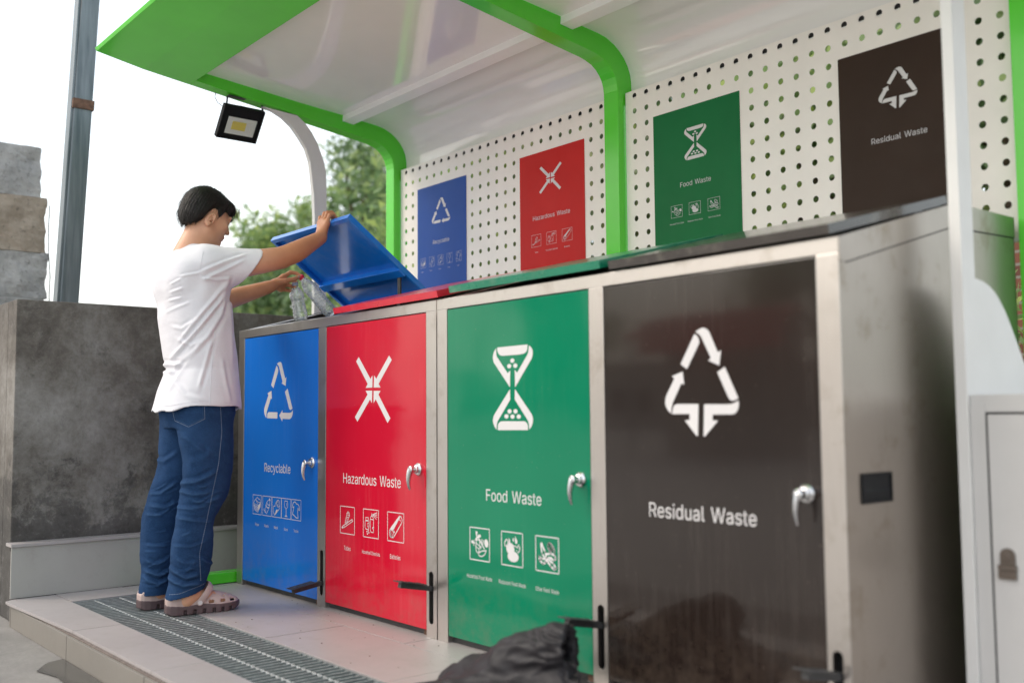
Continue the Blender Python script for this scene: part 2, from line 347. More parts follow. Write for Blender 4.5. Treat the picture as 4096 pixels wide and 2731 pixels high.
def pole_mat():
    m,nt,bs=newmat('weathered_galvanised'); v=mapped(nt,(30,30,2)); a=noise_n(nt,v,1.2,5,.6); b=noise_n(nt,mapped(nt,(45,45,1)),1,4)
    cc=ramp(nt,a,[(.3,(.10,.125,.14)),(.7,(.22,.25,.27))]); cc=mixc(nt,ramp(nt,b,[(.62,(0,0,0)),(.72,(.6,.6,.6))]),cc,(.22,.15,.09))
    nt.links.new(cc,bs.inputs['Base Color']); bs.inputs['Metallic'].default_value=.5; bs.inputs['Roughness'].default_value=.45; return m
M['pole']=pole_mat()
po=thing('steel_pole','leaning galvanised steel pole with a rusty clamp standing behind the wall','pole',(-5.42,1.47,-.1))
ax=Vector((0,.0445,1)).normalized()
c0=Vector((-5.42,1.548-.0445*1.486,-.1)); ln=4.2
mb=MB(); mb.obox(c0+ax*ln/2,(.045,0,0),Vector((0,.046,-.002)),ax*ln/2); mb.build('shaft',M['pole'],po,bevel=.006)
mb=MB(); mb.obox(c0+Vector((.0,-.052,0))+ax*ln/2,(.035,0,0),(0,.006,0),ax*ln/2); mb.build('edge_strip',M['pole'],po,bevel=.002)
mb=MB(); mb.obox(c0+ax*(2.41+.1),(.052,0,0),(0,.054,0),ax*.026); mb.build('clamp',M['rust'],po,bevel=.003)
cb=MB(); cb.tube([(-6.19,y_*K_,Z2(z_)) for y_,z_ in ((1.446,1.86),(1.443,1.75),(1.446,1.62),(1.456,1.5),(1.454,1.4),(1.460,1.2))],.0026,6); o=cb.build('cable',M['dark'],loc=(-6.19,1.66,1.26)); tag(o,'thin dark cable hanging down the right edge of the stone pillar','cable')

# ================================================================ SHELTER
SH=thing('waste_shelter','white and lime green open shelter with curved ribs over the four bins','shelter',(-3,3.04,0))
inner=[(3.04,0),(3.04,2.152),(3.036,2.180),(3.027,2.206),(3.013,2.228),(2.994,2.248),(2.966,2.266),(2.932,2.277),(2.901,2.284),(2.744,2.303),(2.324,2.356),(1.902,2.409)]
outer=[(1.902,2.462),(2.452,2.413),(2.713,2.393),(2.930,2.374),(2.975,2.366),(3.021,2.347),(3.057,2.324),(3.084,2.299),(3.106,2.268),(3.12,2.236),(3.126,2.202),(3.128,2.166),(3.128,0)]
RX=[(-4.741,-4.661),(-3.019,-2.936),(-1.311,-1.228)]
for x0,x1 in RX: MB().prism_x(inner+outer,x0,x1).build('rib',M['lime'],SH,smooth=False,bevel=.003)
# fascia (canopy brow)
fa=[(1.902,2.409),(1.677,2.437),(1.458,2.476),(1.450,2.490),(1.462,2.500),(1.68,2.500),(1.902,2.470)]
MB().prism_x(fa,-4.741,1.2).build('fascia',M['lime'],SH,bevel=.002)
# roof sheets
off=lambda d:[(y-d*.35,z-d) if z>2.3 else (y-d,z) for y,z in outer[:-1]]
for i,(a,b) in enumerate((( -4.661,-3.019),(-2.936,-1.311),(-1.228,1.2))):
    lo=[(y,z-.004) if z>2.33 else (y-.004,z-.002) for y,z in outer[:-1]]+[(3.124,2.122)]
    hi=[(3.133,2.122)]+[(y+.005 if z<2.33 else y,z+.010) for y,z in reversed(outer[:-1])]
    o=MB().prism_x(lo+hi,a+.0015,b-.0015).build('roof_sheet',M['white'],SH); 
    for p in o.data.polygons: p.use_smooth=len(p.vertices)==4
    try: o.data.set_sharp_from_angle(angle=R_(30))
    except Exception: pass
for a,b in ((-4.660,-3.020),(-2.935,-1.312),(-1.227,1.2)):
    MB().obox(((a+b)/2,2.748,2.371),((b-a)/2,0,0),(0,.034,-.0035),(0,.0015,.0185)).build('purlin',M['purlin'],SH,bevel=.002)
# arched posts
af=[(2.551,0),(2.551,1.815),(2.545,1.941),(2.523,2.105),(2.498,2.175),(2.456,2.231),(2.415,2.277),(2.365,2.313),(2.31,2.337),(2.253,2.349)]
ab=[(2.446,2.338),(2.492,2.306),(2.53,2.266),(2.565,2.212),(2.59,2.154),(2.607,2.112),(2.616,2.066),(2.620,1.99),(2.621,1.9),(2.621,0)]
MB().prism_x(af+ab,-4.689,-4.661).build('arched_post',M['white_post'],SH,bevel=.0015)
sh=lambda l:[(y-.053,z) for y,z in l]
MB().prism_x(sh(af+ab[:-1])+[(2.566,1.122),(2.608,1.117),(2.643,1.108),(2.672,1.094),(2.695,1.078),(2.73,1.045),(2.762,1.005),(2.83,.91),(2.92,.78),(3.0,.67),(3.035,.63),(3.035,0)],-1.25,-1.22).build('end_post',M['white_post'],SH,bevel=.0015)
# base beam
MB().box(-4.668,-4.585,1.70,3.03,.004,.052).build('base_beam',M['lime'],SH,bevel=.002)
MB().add([(-4.74,1.70,.0005),(-4.60,1.668,.0005),(-4.60,1.76,.0005),(-4.74,1.76,.0005),(-4.74,1.70,.004),(-4.60,1.668,.004),(-4.60,1.76,.004),(-4.74,1.76,.004)],[(0,3,2,1),(4,5,6,7),(0,1,5,4),(1,2,6,5),(2,3,7,6),(3,0,4,7)]).build('foot_plate',M['lime'],SH)
# perforated sheets
def perforated(x0,x1,cx0,n,blocks):
    mb=MB(); px,pz=.0662,.0655; ztop=2.12; rows=13; r=.0118; y=3.08; th=.0025; S=16
    xs=[x0]+[cx0+px*(k-.5) for k in range(n+1)]+[x1]; zs=[2.143]+[ztop-pz*(k-.5) for k in range(rows+1)]+[1.295]
    zs=[2.143]+[ztop-pz*(k-.5) for k in range(0,rows+1)]; zs[1]=min(zs[1],2.1429)
    if zs[-1]>1.296: zs.append(1.295)
    def cell(a,b,c,d,hole):
        if b-a<1e-4 or abs(c-d)<1e-4: return
        if hole is None:
            mb.add([(a,y,d),(b,y,d),(b,y,c),(a,y,c)],[(0,1,2,3)]); mb.add([(a,y+th,d),(b,y+th,d),(b,y+th,c),(a,y+th,c)],[(3,2,1,0)]); return
        hx,hz=hole; inn=[];ou=[]
        for k in range(S):
            t=2*math.pi*(k+.5)/S; ct,st=math.cos(t),math.sin(t); inn.append((hx+r*ct,hz+r*st))
            m_=1e9
            if ct>1e-6: m_=min(m_,(b-hx)/ct)
            if ct<-1e-6: m_=min(m_,(a-hx)/ct)
            if st>1e-6: m_=min(m_,(c-hz)/st)
            if st<-1e-6: m_=min(m_,(d-hz)/st)
            ou.append((hx+m_*ct,hz+m_*st))
        # snap to corners
        for cx_,cz_ in ((a,c),(b,c),(a,d),(b,d)):
            j=min(range(S),key=lambda q:(ou[q][0]-cx_)**2+(ou[q][1]-cz_)**2); ou[j]=(cx_,cz_)
        v=[(p[0],y,p[1]) for p in inn]+[(p[0],y,p[1]) for p in ou]+[(p[0],y+th,p[1]) for p in inn]+[(p[0],y+th,p[1]) for p in ou]
        f=[]
        for k in range(S):
            q=(k+1)%S; f+=[(k,S+k,S+q,q),(2*S+k,2*S+q,3*S+q,3*S+k),(k,q,2*S+q,2*S+k)]
        mb.add(v,f)
    for j in range(len(zs)-1):
        c,d=zs[j],zs[j+1]; hz=ztop-px*0
        for i in range(len(xs)-1):
            a,b=xs[i],xs[i+1]; hole=None
            if 1<=i<=n and 1<=j<=rows:
                hx=cx0+px*(i-1); hz=ztop-pz*(j-1)
                if hz<1.31 : hole=None
                elif not any(p<=hx<=q and hz<2.02 for p,q in blocks): hole=(hx,hz)
            cell(a,b,c,d,hole)
    o=mb.build('perforated_sheet',M['panel'],SH,fix=False)
perforated(-4.650,-3.022,-4.600,24,[(-4.50,-4.03),(-3.64,-3.16)])
perforated(-2.929,-1.313,-2.878,24,[(-2.79,-2.31),(-1.93,-1.50)])
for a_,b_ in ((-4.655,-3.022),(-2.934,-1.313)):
    MB().box(a_,b_,3.094,3.098,2.1205,2.141).build('painted_shadow_strip',M['black_metal'],SH); MB().box(a_,b_,3.094,3.098,2.098,2.1195).build('edge_angle',M['purlin'],SH)  # black strip stands in for the shadow behind the top row of holes
MB().box(-4.655,-1.25,3.062,3.079,1.283,1.2945).build('sill_rail',M['white_post'],SH)
GLYPH={
'B':(456,'60,0 60,509 241,509 274,507 304,501 329,491 350,477 367,461 381,442 390,421 396,398 398,374 397,353 393,336 387,320 378,307 368,295 356,286 343,278 329,272 315,267 315,262 331,260 347,254 363,245 378,234 391,220 402,203 411,184 416,161 418,136 416,111 410,88 400,67 386,48 368,31 344,18 317,8 284,2 247,0;125,57 245,57 281,60 309,67 330,80 344,96 353,115 355,137 354,153 350,169 342,184 333,197 320,209 306,218 289,225 269,229 248,231 125,231;125,285 238,285 256,287 273,290 288,296 302,304 314,314 323,326 330,340 335,355 336,372 333,393 326,412 313,429 294,442 270,449 240,452 125,452'),
'C':(510,'267,-7 235,-5 205,1 177,11 150,25 126,42 104,63 86,88 70,115 57,146 48,179 42,215 40,254 42,293 48,329 57,362 70,393 86,421 104,445 126,466 150,484 177,498 205,508 235,514 267,516 293,514 317,511 340,504 362,496 383,485 402,471 419,456 435,438 448,418 459,397 467,373 473,348 408,348 404,365 397,380 389,395 380,407 369,418 357,428 344,437 330,444 315,449 300,453 284,455 267,456 237,453 209,445 184,432 161,414 141,391 125,364 113,332 106,295 103,254 106,213 113,177 125,145 141,117 161,94 184,76 210,63 237,56 267,53 284,54 300,56 315,60 330,65 344,72 357,81 369,90 380,102 389,114 397,128 404,144 408,160 473,160 467,135 459,112 448,91 435,71 420,53 402,38 383,24 363,13 341,5 317,-2 293,-6'),
'F':(410,'60,0 60,509 369,509 369,452 125,452 125,278 346,278 346,221 125,221 125,0'),
'G':(520,'269,-7 236,-5 205,1 176,11 149,25 125,43 104,64 85,88 69,116 57,146 47,179 42,215 40,254 42,293 47,329 57,362 69,393 85,421 103,445 125,466 149,484 175,498 203,508 233,514 265,516 291,514 316,510 340,504 363,494 384,483 403,469 421,453 436,436 449,416 460,395 468,373 474,349 408,349 402,365 395,379 387,393 378,406 368,417 356,427 344,436 330,443 315,448 300,453 283,455 265,456 236,453 209,445 183,432 160,414 141,392 125,364 113,332 106,295 103,254 106,213 113,177 125,145 141,117 161,95 184,76 210,63 238,56 269,53 296,55 322,61 345,71 365,85 382,102 396,123 407,147 413,173 415,202 434,199 283,199 283,256 478,256 478,200 475,160 466,124 451,91 431,62 406,38 377,19 344,5 308,-4'),
'H':(517,'60,0 60,509 125,509 125,289 392,289 392,509 457,509 457,0 392,0 392,232 125,232 125,0'),
'M':(628,'60,0 60,509 152,509 277,187 287,159 299,123 311,84 322,49 307,49 318,83 330,121 342,158 352,187 476,509 568,509 568,0 504,0 504,291 504,327 505,369 506,413 507,457 513,457 498,409 482,363 467,322 463,310 459,300 456,291 342,0 286,0 170,291 167,300 163,310 159,321 145,361 129,408 112,457 119,457 120,416 121,372 122,328 122,291 122,0'),
'O':(533,'267,-7 235,-5 205,1 177,11 150,25 126,42 105,63 86,88 70,115 57,146 48,179 42,215 40,254 42,293 48,329 57,362 70,393 86,421 105,445 126,466 150,484 177,498 205,508 235,514 267,516 299,514 329,508 357,498 384,484 408,466 429,445 448,421 464,393 477,362 486,329 491,293 493,254 491,215 486,179 477,146 464,115 448,88 429,63 408,42 384,25 357,11 329,1 299,-5;267,53 296,55 324,63 349,76 372,94 392,116 408,144 420,176 428,213 430,254 428,295 420,332 408,365 392,392 372,415 349,433 324,446 296,453 267,456 237,453 210,445 184,433 161,415 142,392 125,364 113,332 106,295 103,254 106,213 113,176 125,144 142,117 161,94 184,76 210,63 237,55'),
'P':(445,'60,0 60,509 235,509 272,506 305,499 332,487 356,471 375,452 390,430 400,404 407,377 409,348 407,318 400,291 390,265 375,243 356,223 332,207 305,195 272,188 235,186 109,186 109,242 233,242 257,244 279,248 297,256 312,266 324,279 333,294 339,310 343,328 344,348 343,367 339,385 333,402 324,416 312,428 297,439 279,446 257,451 232,452 125,452 125,0'),
'R':(449,'60,0 60,509 236,509 273,506 305,500 333,489 356,473 376,455 390,433 401,408 407,381 409,352 407,323 401,296 390,271 376,250 356,232 333,217 305,206 273,200 236,198 96,198 96,255 234,255 258,256 280,260 298,267 313,276 325,287 334,300 340,316 344,333 345,352 344,371 340,389 334,405 325,419 313,430 298,440 279,446 258,451 233,452 125,452 125,0;353,0 230,229 303,229 428,0'),
'T':(449,'32,452 32,509 417,509 417,452 257,452 257,0 193,0 193,452'),
'W':(686,'155,0 16,509 82,509 163,196 175,145 187,94 197,40 189,40 200,94 211,145 224,196 306,509 380,509 462,196 474,145 486,94 497,40 488,40 499,94 510,145 523,196 603,509 670,509 530,0 455,0 368,323 351,391 346,417 341,445 336,475 350,475 345,446 340,420 335,395 318,323 230,0'),
'a':(389,'160,-9 137,-7 115,-3 94,5 76,15 60,29 48,45 38,63 32,84 30,108 32,128 36,146 43,161 53,174 64,184 78,193 92,200 108,206 125,211 178,220 200,223 218,225 234,227 247,229 257,231 265,235 271,240 274,246 276,255 276,257 275,272 272,285 267,297 260,307 251,315 240,322 227,327 212,330 196,331 178,330 163,327 149,322 137,316 127,309 118,301 110,292 104,283 100,274 41,291 51,313 64,331 79,346 95,358 114,368 133,375 153,380 173,383 194,384 208,384 223,382 239,379 255,375 271,369 286,360 300,350 312,336 322,320 330,301 335,278 337,251 337,0 277,0 277,52 272,52 267,43 260,34 252,25 242,16 229,8 215,1 199,-4 181,-7;170,45 192,47 211,51 228,59 242,68 254,80 263,93 270,108 274,122 276,138 276,190 272,187 267,184 259,182 231,176 200,171 175,168 134,159 122,153 112,147 103,139 97,130 93,118 92,105 93,93 96,82 102,72 109,64 119,57 130,52 142,48 156,46'),
'b':(424,'229,-8 208,-7 189,-3 172,4 159,12 147,21 138,31 130,41 123,50 118,59 112,59 112,0 53,0 53,509 114,509 114,319 118,319 123,327 130,336 137,346 147,355 158,364 171,373 188,379 207,383 229,384 259,382 287,374 313,361 335,342 354,320 370,293 381,261 388,227 390,189 388,151 381,116 370,84 355,57 336,34 313,16 288,3 260,-6;220,47 242,49 262,55 279,66 294,80 306,97 316,117 323,139 327,163 328,189 327,215 323,239 316,261 307,281 295,298 280,311 262,322 243,328 220,330 198,328 178,322 161,312 147,299 134,282 125,263 118,241 114,216 113,189 114,162 118,138 125,115 135,95 147,78 162,65 179,55 198,49'),
'c':(396,'207,-8 174,-5 144,3 117,16 93,35 72,58 56,85 44,116 37,150 34,187 37,225 44,260 56,291 72,318 93,341 117,360 144,374 174,382 207,384 226,384 243,381 260,377 276,371 291,364 305,356 318,346 330,335 340,322 349,308 356,293 362,277 303,262 290,289 270,311 242,325 231,328 220,329 207,330 184,328 163,321 145,310 130,296 118,278 108,258 102,236 98,212 96,187 98,163 102,139 108,117 118,97 130,80 145,66 163,55 184,49 207,46 220,47 232,49 243,52 271,66 292,89 304,117 363,102 357,86 350,70 341,56 331,43 319,32 306,21 292,12 277,5 261,-1 244,-5 226,-7'),
'd':(424,'195,-8 165,-6 137,3 111,16 89,34 70,57 55,84 43,116 36,151 34,189 36,227 43,261 55,293 70,320 89,342 112,361 137,374 165,382 196,384 218,383 237,379 253,373 267,364 278,355 287,346 295,336 301,327 306,319 311,319 311,509 372,509 372,0 313,0 313,59 307,59 301,50 295,41 287,31 277,21 266,12 252,4 236,-3 217,-7;205,47 226,49 246,55 263,65 278,78 290,95 299,115 306,138 310,162 312,189 310,216 306,241 300,263 290,282 278,299 263,312 246,322 227,328 205,330 182,328 162,322 145,311 130,298 118,281 108,261 102,239 98,215 96,189 98,163 102,139 109,117 118,97 130,80 145,66 162,55 182,49'),
'e':(404,'212,-8 177,-5 145,3 117,16 92,35 72,58 56,85 44,116 37,150 34,187 36,224 44,258 55,290 71,317 91,340 115,359 142,373 172,382 205,384 226,383 246,380 266,374 285,366 303,355 319,341 334,324 347,305 357,282 365,256 370,227 371,194 371,169 75,169 75,221 338,221 310,202 308,226 304,248 298,269 288,286 277,301 263,314 246,323 227,328 205,330 183,328 164,323 146,313 131,301 119,286 109,270 102,251 97,231 96,211 96,178 98,151 102,127 110,106 121,88 135,73 151,61 169,53 190,48 212,46 227,47 241,49 254,53 265,58 276,65 285,73 294,82 300,93 306,105 365,91 358,72 348,55 335,39 320,26 302,14 283,4 261,-3 237,-7'),
'h':(410,'114,227 114,0 53,0 53,509 114,509 114,287 102,287 116,319 132,344 152,362 175,374 200,382 227,384 252,383 275,377 295,369 313,356 328,340 341,321 350,298 355,271 357,240 357,0 296,0 296,235 293,263 286,286 273,304 256,318 235,326 210,329 192,328 176,324 161,317 147,308 136,297 126,283 119,266 115,248'),
'i':(167,'53,0 53,379 114,379 114,0;84,443 73,444 63,448 54,455 47,463 43,472 41,483 43,494 47,504 54,512 63,518 73,522 84,524 95,522 105,518 114,512 121,504 125,494 126,483 125,472 121,463 114,455 105,448 95,444'),
'l':(189,'139,-2 112,0 91,8 74,20 62,37 55,59 53,84 53,509 114,509 114,99 114,83 117,71 120,62 126,57 135,53 146,52 160,53 170,54 181,3 162,-1'),
'm':(610,'53,0 53,379 112,379 112,295 108,295 114,314 122,331 132,346 144,358 158,368 172,376 187,382 203,385 219,386 245,383 268,375 287,361 303,342 314,320 321,295 312,295 318,312 326,329 337,343 350,356 364,366 381,375 398,381 417,385 437,386 458,385 478,380 497,372 514,361 529,346 541,328 550,307 555,283 557,255 557,0 496,0 496,254 493,279 485,298 473,313 456,323 438,329 419,330 402,329 387,326 374,320 363,312 353,302 345,290 340,277 336,263 335,247 335,0 274,0 274,260 272,280 265,297 253,311 238,322 220,328 199,330 185,329 171,326 158,320 145,312 135,302 126,289 119,274 115,257 114,238 114,0'),
'n':(410,'114,227 114,0 53,0 53,379 112,379 112,287 102,287 116,319 132,344 152,362 175,374 200,382 227,384 252,383 275,377 295,369 313,356 328,340 341,321 350,298 355,271 357,240 357,0 296,0 296,235 293,263 286,286 273,304 256,318 235,326 210,329 192,328 176,324 161,317 147,308 136,297 126,283 119,266 115,248'),
'o':(415,'207,-8 174,-5 144,3 117,16 93,35 72,58 56,85 44,116 37,150 34,187 37,225 44,260 56,291 72,318 93,341 117,360 144,374 174,382 207,384 241,382 271,374 299,360 323,341 343,318 359,291 371,260 379,225 381,187 379,150 371,116 359,85 343,58 323,35 299,16 271,3 241,-5;207,46 231,49 252,55 270,66 285,80 298,97 307,117 314,139 318,163 319,187 318,212 314,236 307,258 298,278 285,296 270,310 252,321 231,328 207,330 184,328 163,321 145,310 130,296 118,278 108,258 102,236 98,212 96,187 98,163 102,139 108,117 118,97 130,80 145,66 163,55 184,49'),
'p':(424,'53,-143 53,379 112,379 112,319 118,319 123,327 130,336 137,346 147,355 158,364 171,373 188,379 207,383 229,384 259,382 287,374 313,361 335,342 354,320 370,293 381,261 388,227 390,189 388,151 381,116 370,84 355,57 336,34 313,16 288,3 260,-6 229,-8 208,-7 189,-3 173,4 159,12 147,21 138,31 130,41 124,50 118,59 114,59 114,-143;220,47 242,49 262,55 279,66 294,80 306,97 316,117 323,139 327,163 328,189 327,215 323,239 316,261 307,281 295,298 280,311 262,322 243,328 220,330 198,328 178,322 161,312 147,299 134,282 125,263 118,241 114,216 113,189 114,162 118,138 125,115 135,95 147,78 162,65 179,55 198,49'),
'r':(259,'53,0 53,379 112,379 112,321 115,321 124,339 137,354 152,367 171,377 191,383 213,385 229,384 243,384 243,322 241,323 236,324 230,324 207,326 190,324 174,321 159,315 146,306 135,296 126,284 119,269 115,254 114,237 114,0'),
's':(365,'182,-8 157,-7 133,-3 112,3 93,12 76,24 62,38 50,54 41,73 36,94 94,107 101,87 111,72 124,60 141,52 160,47 181,45 206,47 227,53 244,62 258,74 265,88 268,103 266,115 262,126 254,136 243,144 229,150 212,155 149,170 118,180 92,192 72,208 58,227 50,249 47,274 49,295 55,314 65,332 79,347 95,360 115,370 137,378 161,383 187,384 212,383 234,379 254,372 271,363 286,352 299,339 309,324 318,308 324,290 268,277 262,291 254,304 243,316 228,325 210,331 187,333 166,331 147,326 131,317 119,305 111,292 109,277 110,264 115,253 124,243 136,235 152,229 172,223 229,209 261,200 287,187 306,171 320,153 328,131 331,107 329,85 323,65 312,47 298,31 281,18 260,6 236,-2 210,-7'),
't':(227,'204,379 204,327 6,327 6,379;65,471 126,471 126,98 127,83 130,70 136,61 144,55 156,51 170,50 185,51 202,54 213,2 192,-3 168,-4 138,-1 113,7 92,21 77,41 68,64 65,93'),
'u':(410,'182,-5 158,-3 135,2 115,11 97,23 82,39 69,59 60,82 54,109 53,139 53,379 114,379 114,144 116,117 124,94 137,75 154,61 175,53 200,50 218,51 234,55 249,62 263,71 274,83 283,97 290,113 295,132 296,153 296,379 357,379 357,0 298,0 298,92 307,92 294,60 277,35 257,17 234,5 209,-3'),
'x':(379,'21,0 171,218 171,171 29,379 100,379 147,306 179,253 207,206 175,206 202,253 211,270 222,287 233,306 282,379 352,379 209,169 209,214 358,0 287,0 231,85 200,136 173,182 205,182 178,136 170,120 160,103 148,85 91,0'),
'y':(389,'47,-139 61,-86 71,-87 83,-89 94,-90 104,-89 113,-86 122,-81 130,-74 138,-64 145,-51 151,-36 163,-1 17,379 84,379 165,155 187,87 206,21 184,21 202,87 224,155 305,379 371,379 204,-58 196,-77 187,-93 177,-107 165,-119 153,-128 139,-136 125,-141 109,-144 91,-145 65,-143 57,-142 52,-140'),
'z':(380,'42,0 42,46 254,320 254,323 48,323 48,379 333,379 333,331 126,60 126,56 339,56 339,0')}
SYM={'green':[[(-2.597,1.004),(-2.444,1.005),(-2.444,0.997),(-2.445,0.99),(-2.448,0.984),(-2.454,0.98),(-2.462,0.977),(-2.473,0.976),(-2.494,0.975),(-2.52,0.975),(-2.541,0.975),(-2.558,0.975),(-2.569,0.975),(-2.576,0.976),(-2.576,0.976),(-2.583,0.978),(-2.588,0.981),(-2.592,0.984),(-2.595,0.989),(-2.597,0.994)],[(-2.602,1.002),(-2.612,0.994),(-2.618,0.985),(-2.621,0.975),(-2.62,0.965),(-2.616,0.955),(-2.533,0.871),(-2.531,0.926),(-2.544,0.917),(-2.598,0.972),(-2.598,0.972),(-2.601,0.977),(-2.602,0.983),(-2.603,0.989),(-2.603,0.995),(-2.602,1.002)],[(-2.437,1.002),(-2.427,0.996),(-2.421,0.989),(-2.418,0.98),(-2.419,0.97),(-2.424,0.959),(-2.507,0.87),(-2.508,0.927),(-2.496,0.917),(-2.443,0.974),(-2.443,0.974),(-2.441,0.98),(-2.439,0.986),(-2.438,0.992),(-2.437,0.997),(-2.437,1.002)],[(-2.533,0.865),(-2.532,0.831),(-2.591,0.768),(-2.591,0.768),(-2.596,0.763),(-2.6,0.757),(-2.602,0.75),(-2.603,0.742),(-2.603,0.733),(-2.603,0.733),(-2.614,0.743),(-2.62,0.753),(-2.623,0.763),(-2.621,0.773),(-2.616,0.782)],[(-2.508,0.865),(-2.509,0.831),(-2.449,0.768),(-2.449,0.768),(-2.445,0.763),(-2.442,0.757),(-2.44,0.75),(-2.439,0.742),(-2.439,0.734),(-2.439,0.734),(-2.428,0.744),(-2.422,0.755),(-2.42,0.764),(-2.421,0.774),(-2.427,0.784)],[(-2.597,0.732),(-2.597,0.743),(-2.596,0.749),(-2.592,0.754),(-2.588,0.758),(-2.581,0.76),(-2.573,0.761),(-2.465,0.761),(-2.458,0.76),(-2.453,0.757),(-2.449,0.754),(-2.446,0.749),(-2.445,0.744),(-2.445,0.733)]],'gdots':[(-2.52,0.957),(-2.536,0.94),(-2.505,0.94),(-2.536,0.793),(-2.506,0.793),(-2.552,0.777),(-2.521,0.776),(-2.49,0.776)],'brown':[[(-1.756,0.998),(-1.748,1.002),(-1.74,1.005),(-1.733,1.007),(-1.726,1.007),(-1.721,1.005),(-1.715,1.002),(-1.711,0.998),(-1.707,0.992),(-1.682,0.94),(-1.671,0.944),(-1.678,0.905),(-1.714,0.92),(-1.705,0.926),(-1.735,0.982),(-1.735,0.982),(-1.738,0.986),(-1.742,0.99),(-1.746,0.993),(-1.751,0.996),(-1.756,0.998)],[(-1.809,0.914),(-1.759,0.993),(-1.759,0.993),(-1.75,0.987),(-1.745,0.981),(-1.743,0.975),(-1.743,0.968),(-1.747,0.961),(-1.787,0.9)],[(-1.802,0.894),(-1.798,0.859),(-1.808,0.862),(-1.838,0.813),(-1.838,0.813),(-1.84,0.809),(-1.842,0.803),(-1.844,0.797),(-1.845,0.789),(-1.845,0.781),(-1.845,0.781),(-1.857,0.79),(-1.864,0.8),(-1.867,0.81),(-1.866,0.82),(-1.861,0.832),(-1.832,0.876),(-1.84,0.883)],[(-1.685,0.888),(-1.66,0.901),(-1.619,0.819),(-1.619,0.819),(-1.628,0.815),(-1.636,0.813),(-1.643,0.814),(-1.648,0.818),(-1.652,0.824)],[(-1.842,0.78),(-1.841,0.788),(-1.839,0.795),(-1.837,0.8),(-1.833,0.804),(-1.828,0.806),(-1.822,0.807),(-1.75,0.806),(-1.754,0.722),(-1.759,0.722),(-1.798,0.763),(-1.781,0.764),(-1.781,0.78)],[(-1.731,0.805),(-1.649,0.804),(-1.649,0.804),(-1.641,0.805),(-1.634,0.807),(-1.628,0.809),(-1.622,0.811),(-1.618,0.814),(-1.618,0.813),(-1.618,0.801),(-1.621,0.791),(-1.626,0.784),(-1.633,0.779),(-1.643,0.778),(-1.703,0.778),(-1.704,0.763),(-1.686,0.762),(-1.73,0.721),(-1.735,0.721)]],'blue':[[(-4.177,1.019),(-4.167,1.024),(-4.159,1.026),(-4.151,1.027),(-4.145,1.027),(-4.139,1.025),(-4.133,1.021),(-4.129,1.016),(-4.126,1.009),(-4.097,0.952),(-4.085,0.957),(-4.092,0.918),(-4.13,0.931),(-4.121,0.937),(-4.154,1.001),(-4.154,1.001),(-4.157,1.006),(-4.161,1.01),(-4.166,1.014),(-4.171,1.017),(-4.177,1.019)],[(-4.232,0.926),(-4.182,1.012),(-4.182,1.012),(-4.173,1.007),(-4.167,1.001),(-4.164,0.995),(-4.163,0.989),(-4.165,0.982),(-4.21,0.911)],[(-4.229,0.9),(-4.223,0.862),(-4.234,0.866),(-4.27,0.811),(-4.27,0.811),(-4.273,0.805),(-4.275,0.798),(-4.276,0.791),(-4.276,0.784),(-4.276,0.776),(-4.276,0.776),(-4.289,0.786),(-4.297,0.797),(-4.3,0.808),(-4.298,0.821),(-4.291,0.833),(-4.258,0.881),(-4.268,0.889)],[(-4.097,0.892),(-4.073,0.906),(-4.026,0.818),(-4.026,0.818),(-4.034,0.814),(-4.041,0.812),(-4.048,0.812),(-4.053,0.815),(-4.058,0.82)],[(-4.269,0.776),(-4.268,0.79),(-4.267,0.795),(-4.264,0.799),(-4.261,0.801),(-4.257,0.803),(-4.252,0.804),(-4.167,0.802),(-4.169,0.774)],[(-4.15,0.788),(-4.119,0.812),(-4.12,0.8),(-4.051,0.799),(-4.051,0.799),(-4.044,0.8),(-4.038,0.801),(-4.032,0.804),(-4.027,0.807),(-4.022,0.811),(-4.022,0.811),(-4.023,0.797),(-4.027,0.787),(-4.034,0.779),(-4.043,0.774),(-4.055,0.771),(-4.119,0.773),(-4.121,0.76)]],'red':[[(-3.492,0.999),(-3.473,1.016),(-3.385,0.926),(-3.37,0.939),(-3.371,0.892),(-3.42,0.892),(-3.405,0.907)],[(-3.252,1.011),(-3.234,0.993),(-3.326,0.905),(-3.312,0.891),(-3.361,0.892),(-3.358,0.939),(-3.343,0.925)],[(-3.42,0.881),(-3.372,0.88),(-3.374,0.832),(-3.388,0.846),(-3.481,0.76),(-3.5,0.778),(-3.406,0.866)],[(-3.361,0.879),(-3.312,0.878),(-3.327,0.864),(-3.243,0.773),(-3.262,0.755),(-3.346,0.846),(-3.362,0.832)]]}
# ================================================================ prints: symbols, lettering, pictograms
def text_mesh(s,bold=0.0):
    cu_=bpy.data.curves.new('lettering','CURVE'); cu_.dimensions='2D'; cu_.fill_mode='BOTH'; x=0
    for ch in s:
        if ch==' ': x+=280; continue
        adv,dat=GLYPH[ch]
        for cn in dat.split(';'):
            q=[tuple(map(int,p.split(','))) for p in cn.split()]
            sp=cu_.splines.new('POLY'); sp.points.add(len(q)-1); sp.use_cyclic_u=True
            for p,(a,b) in zip(sp.points,q): p.co=((a+x)/1000,b/1000,0,1)
        x+=adv
    ob=bpy.data.objects.new('t',cu_); me=bpy.data.meshes.new_from_object(ob); bpy.data.objects.remove(ob); return me
_h=text_mesh('H'); CAP=max(v.co.y for v in _h.vertices)
def lettering(s,x0,x1,z0,cap,y,parent,mat,bold=0.0,thick=0):
    me=text_mesh(s,bold); xs=[v.co.x for v in me.vertices]; a,b=min(xs),max(xs); k=(x1-x0)/(b-a)
    for v in me.vertices:
        c=v.co.copy(); v.co=(x0+(c.x-a)*k,y,z0+c.y*cap/CAP)
    return link('lettering',me,mat,parent)
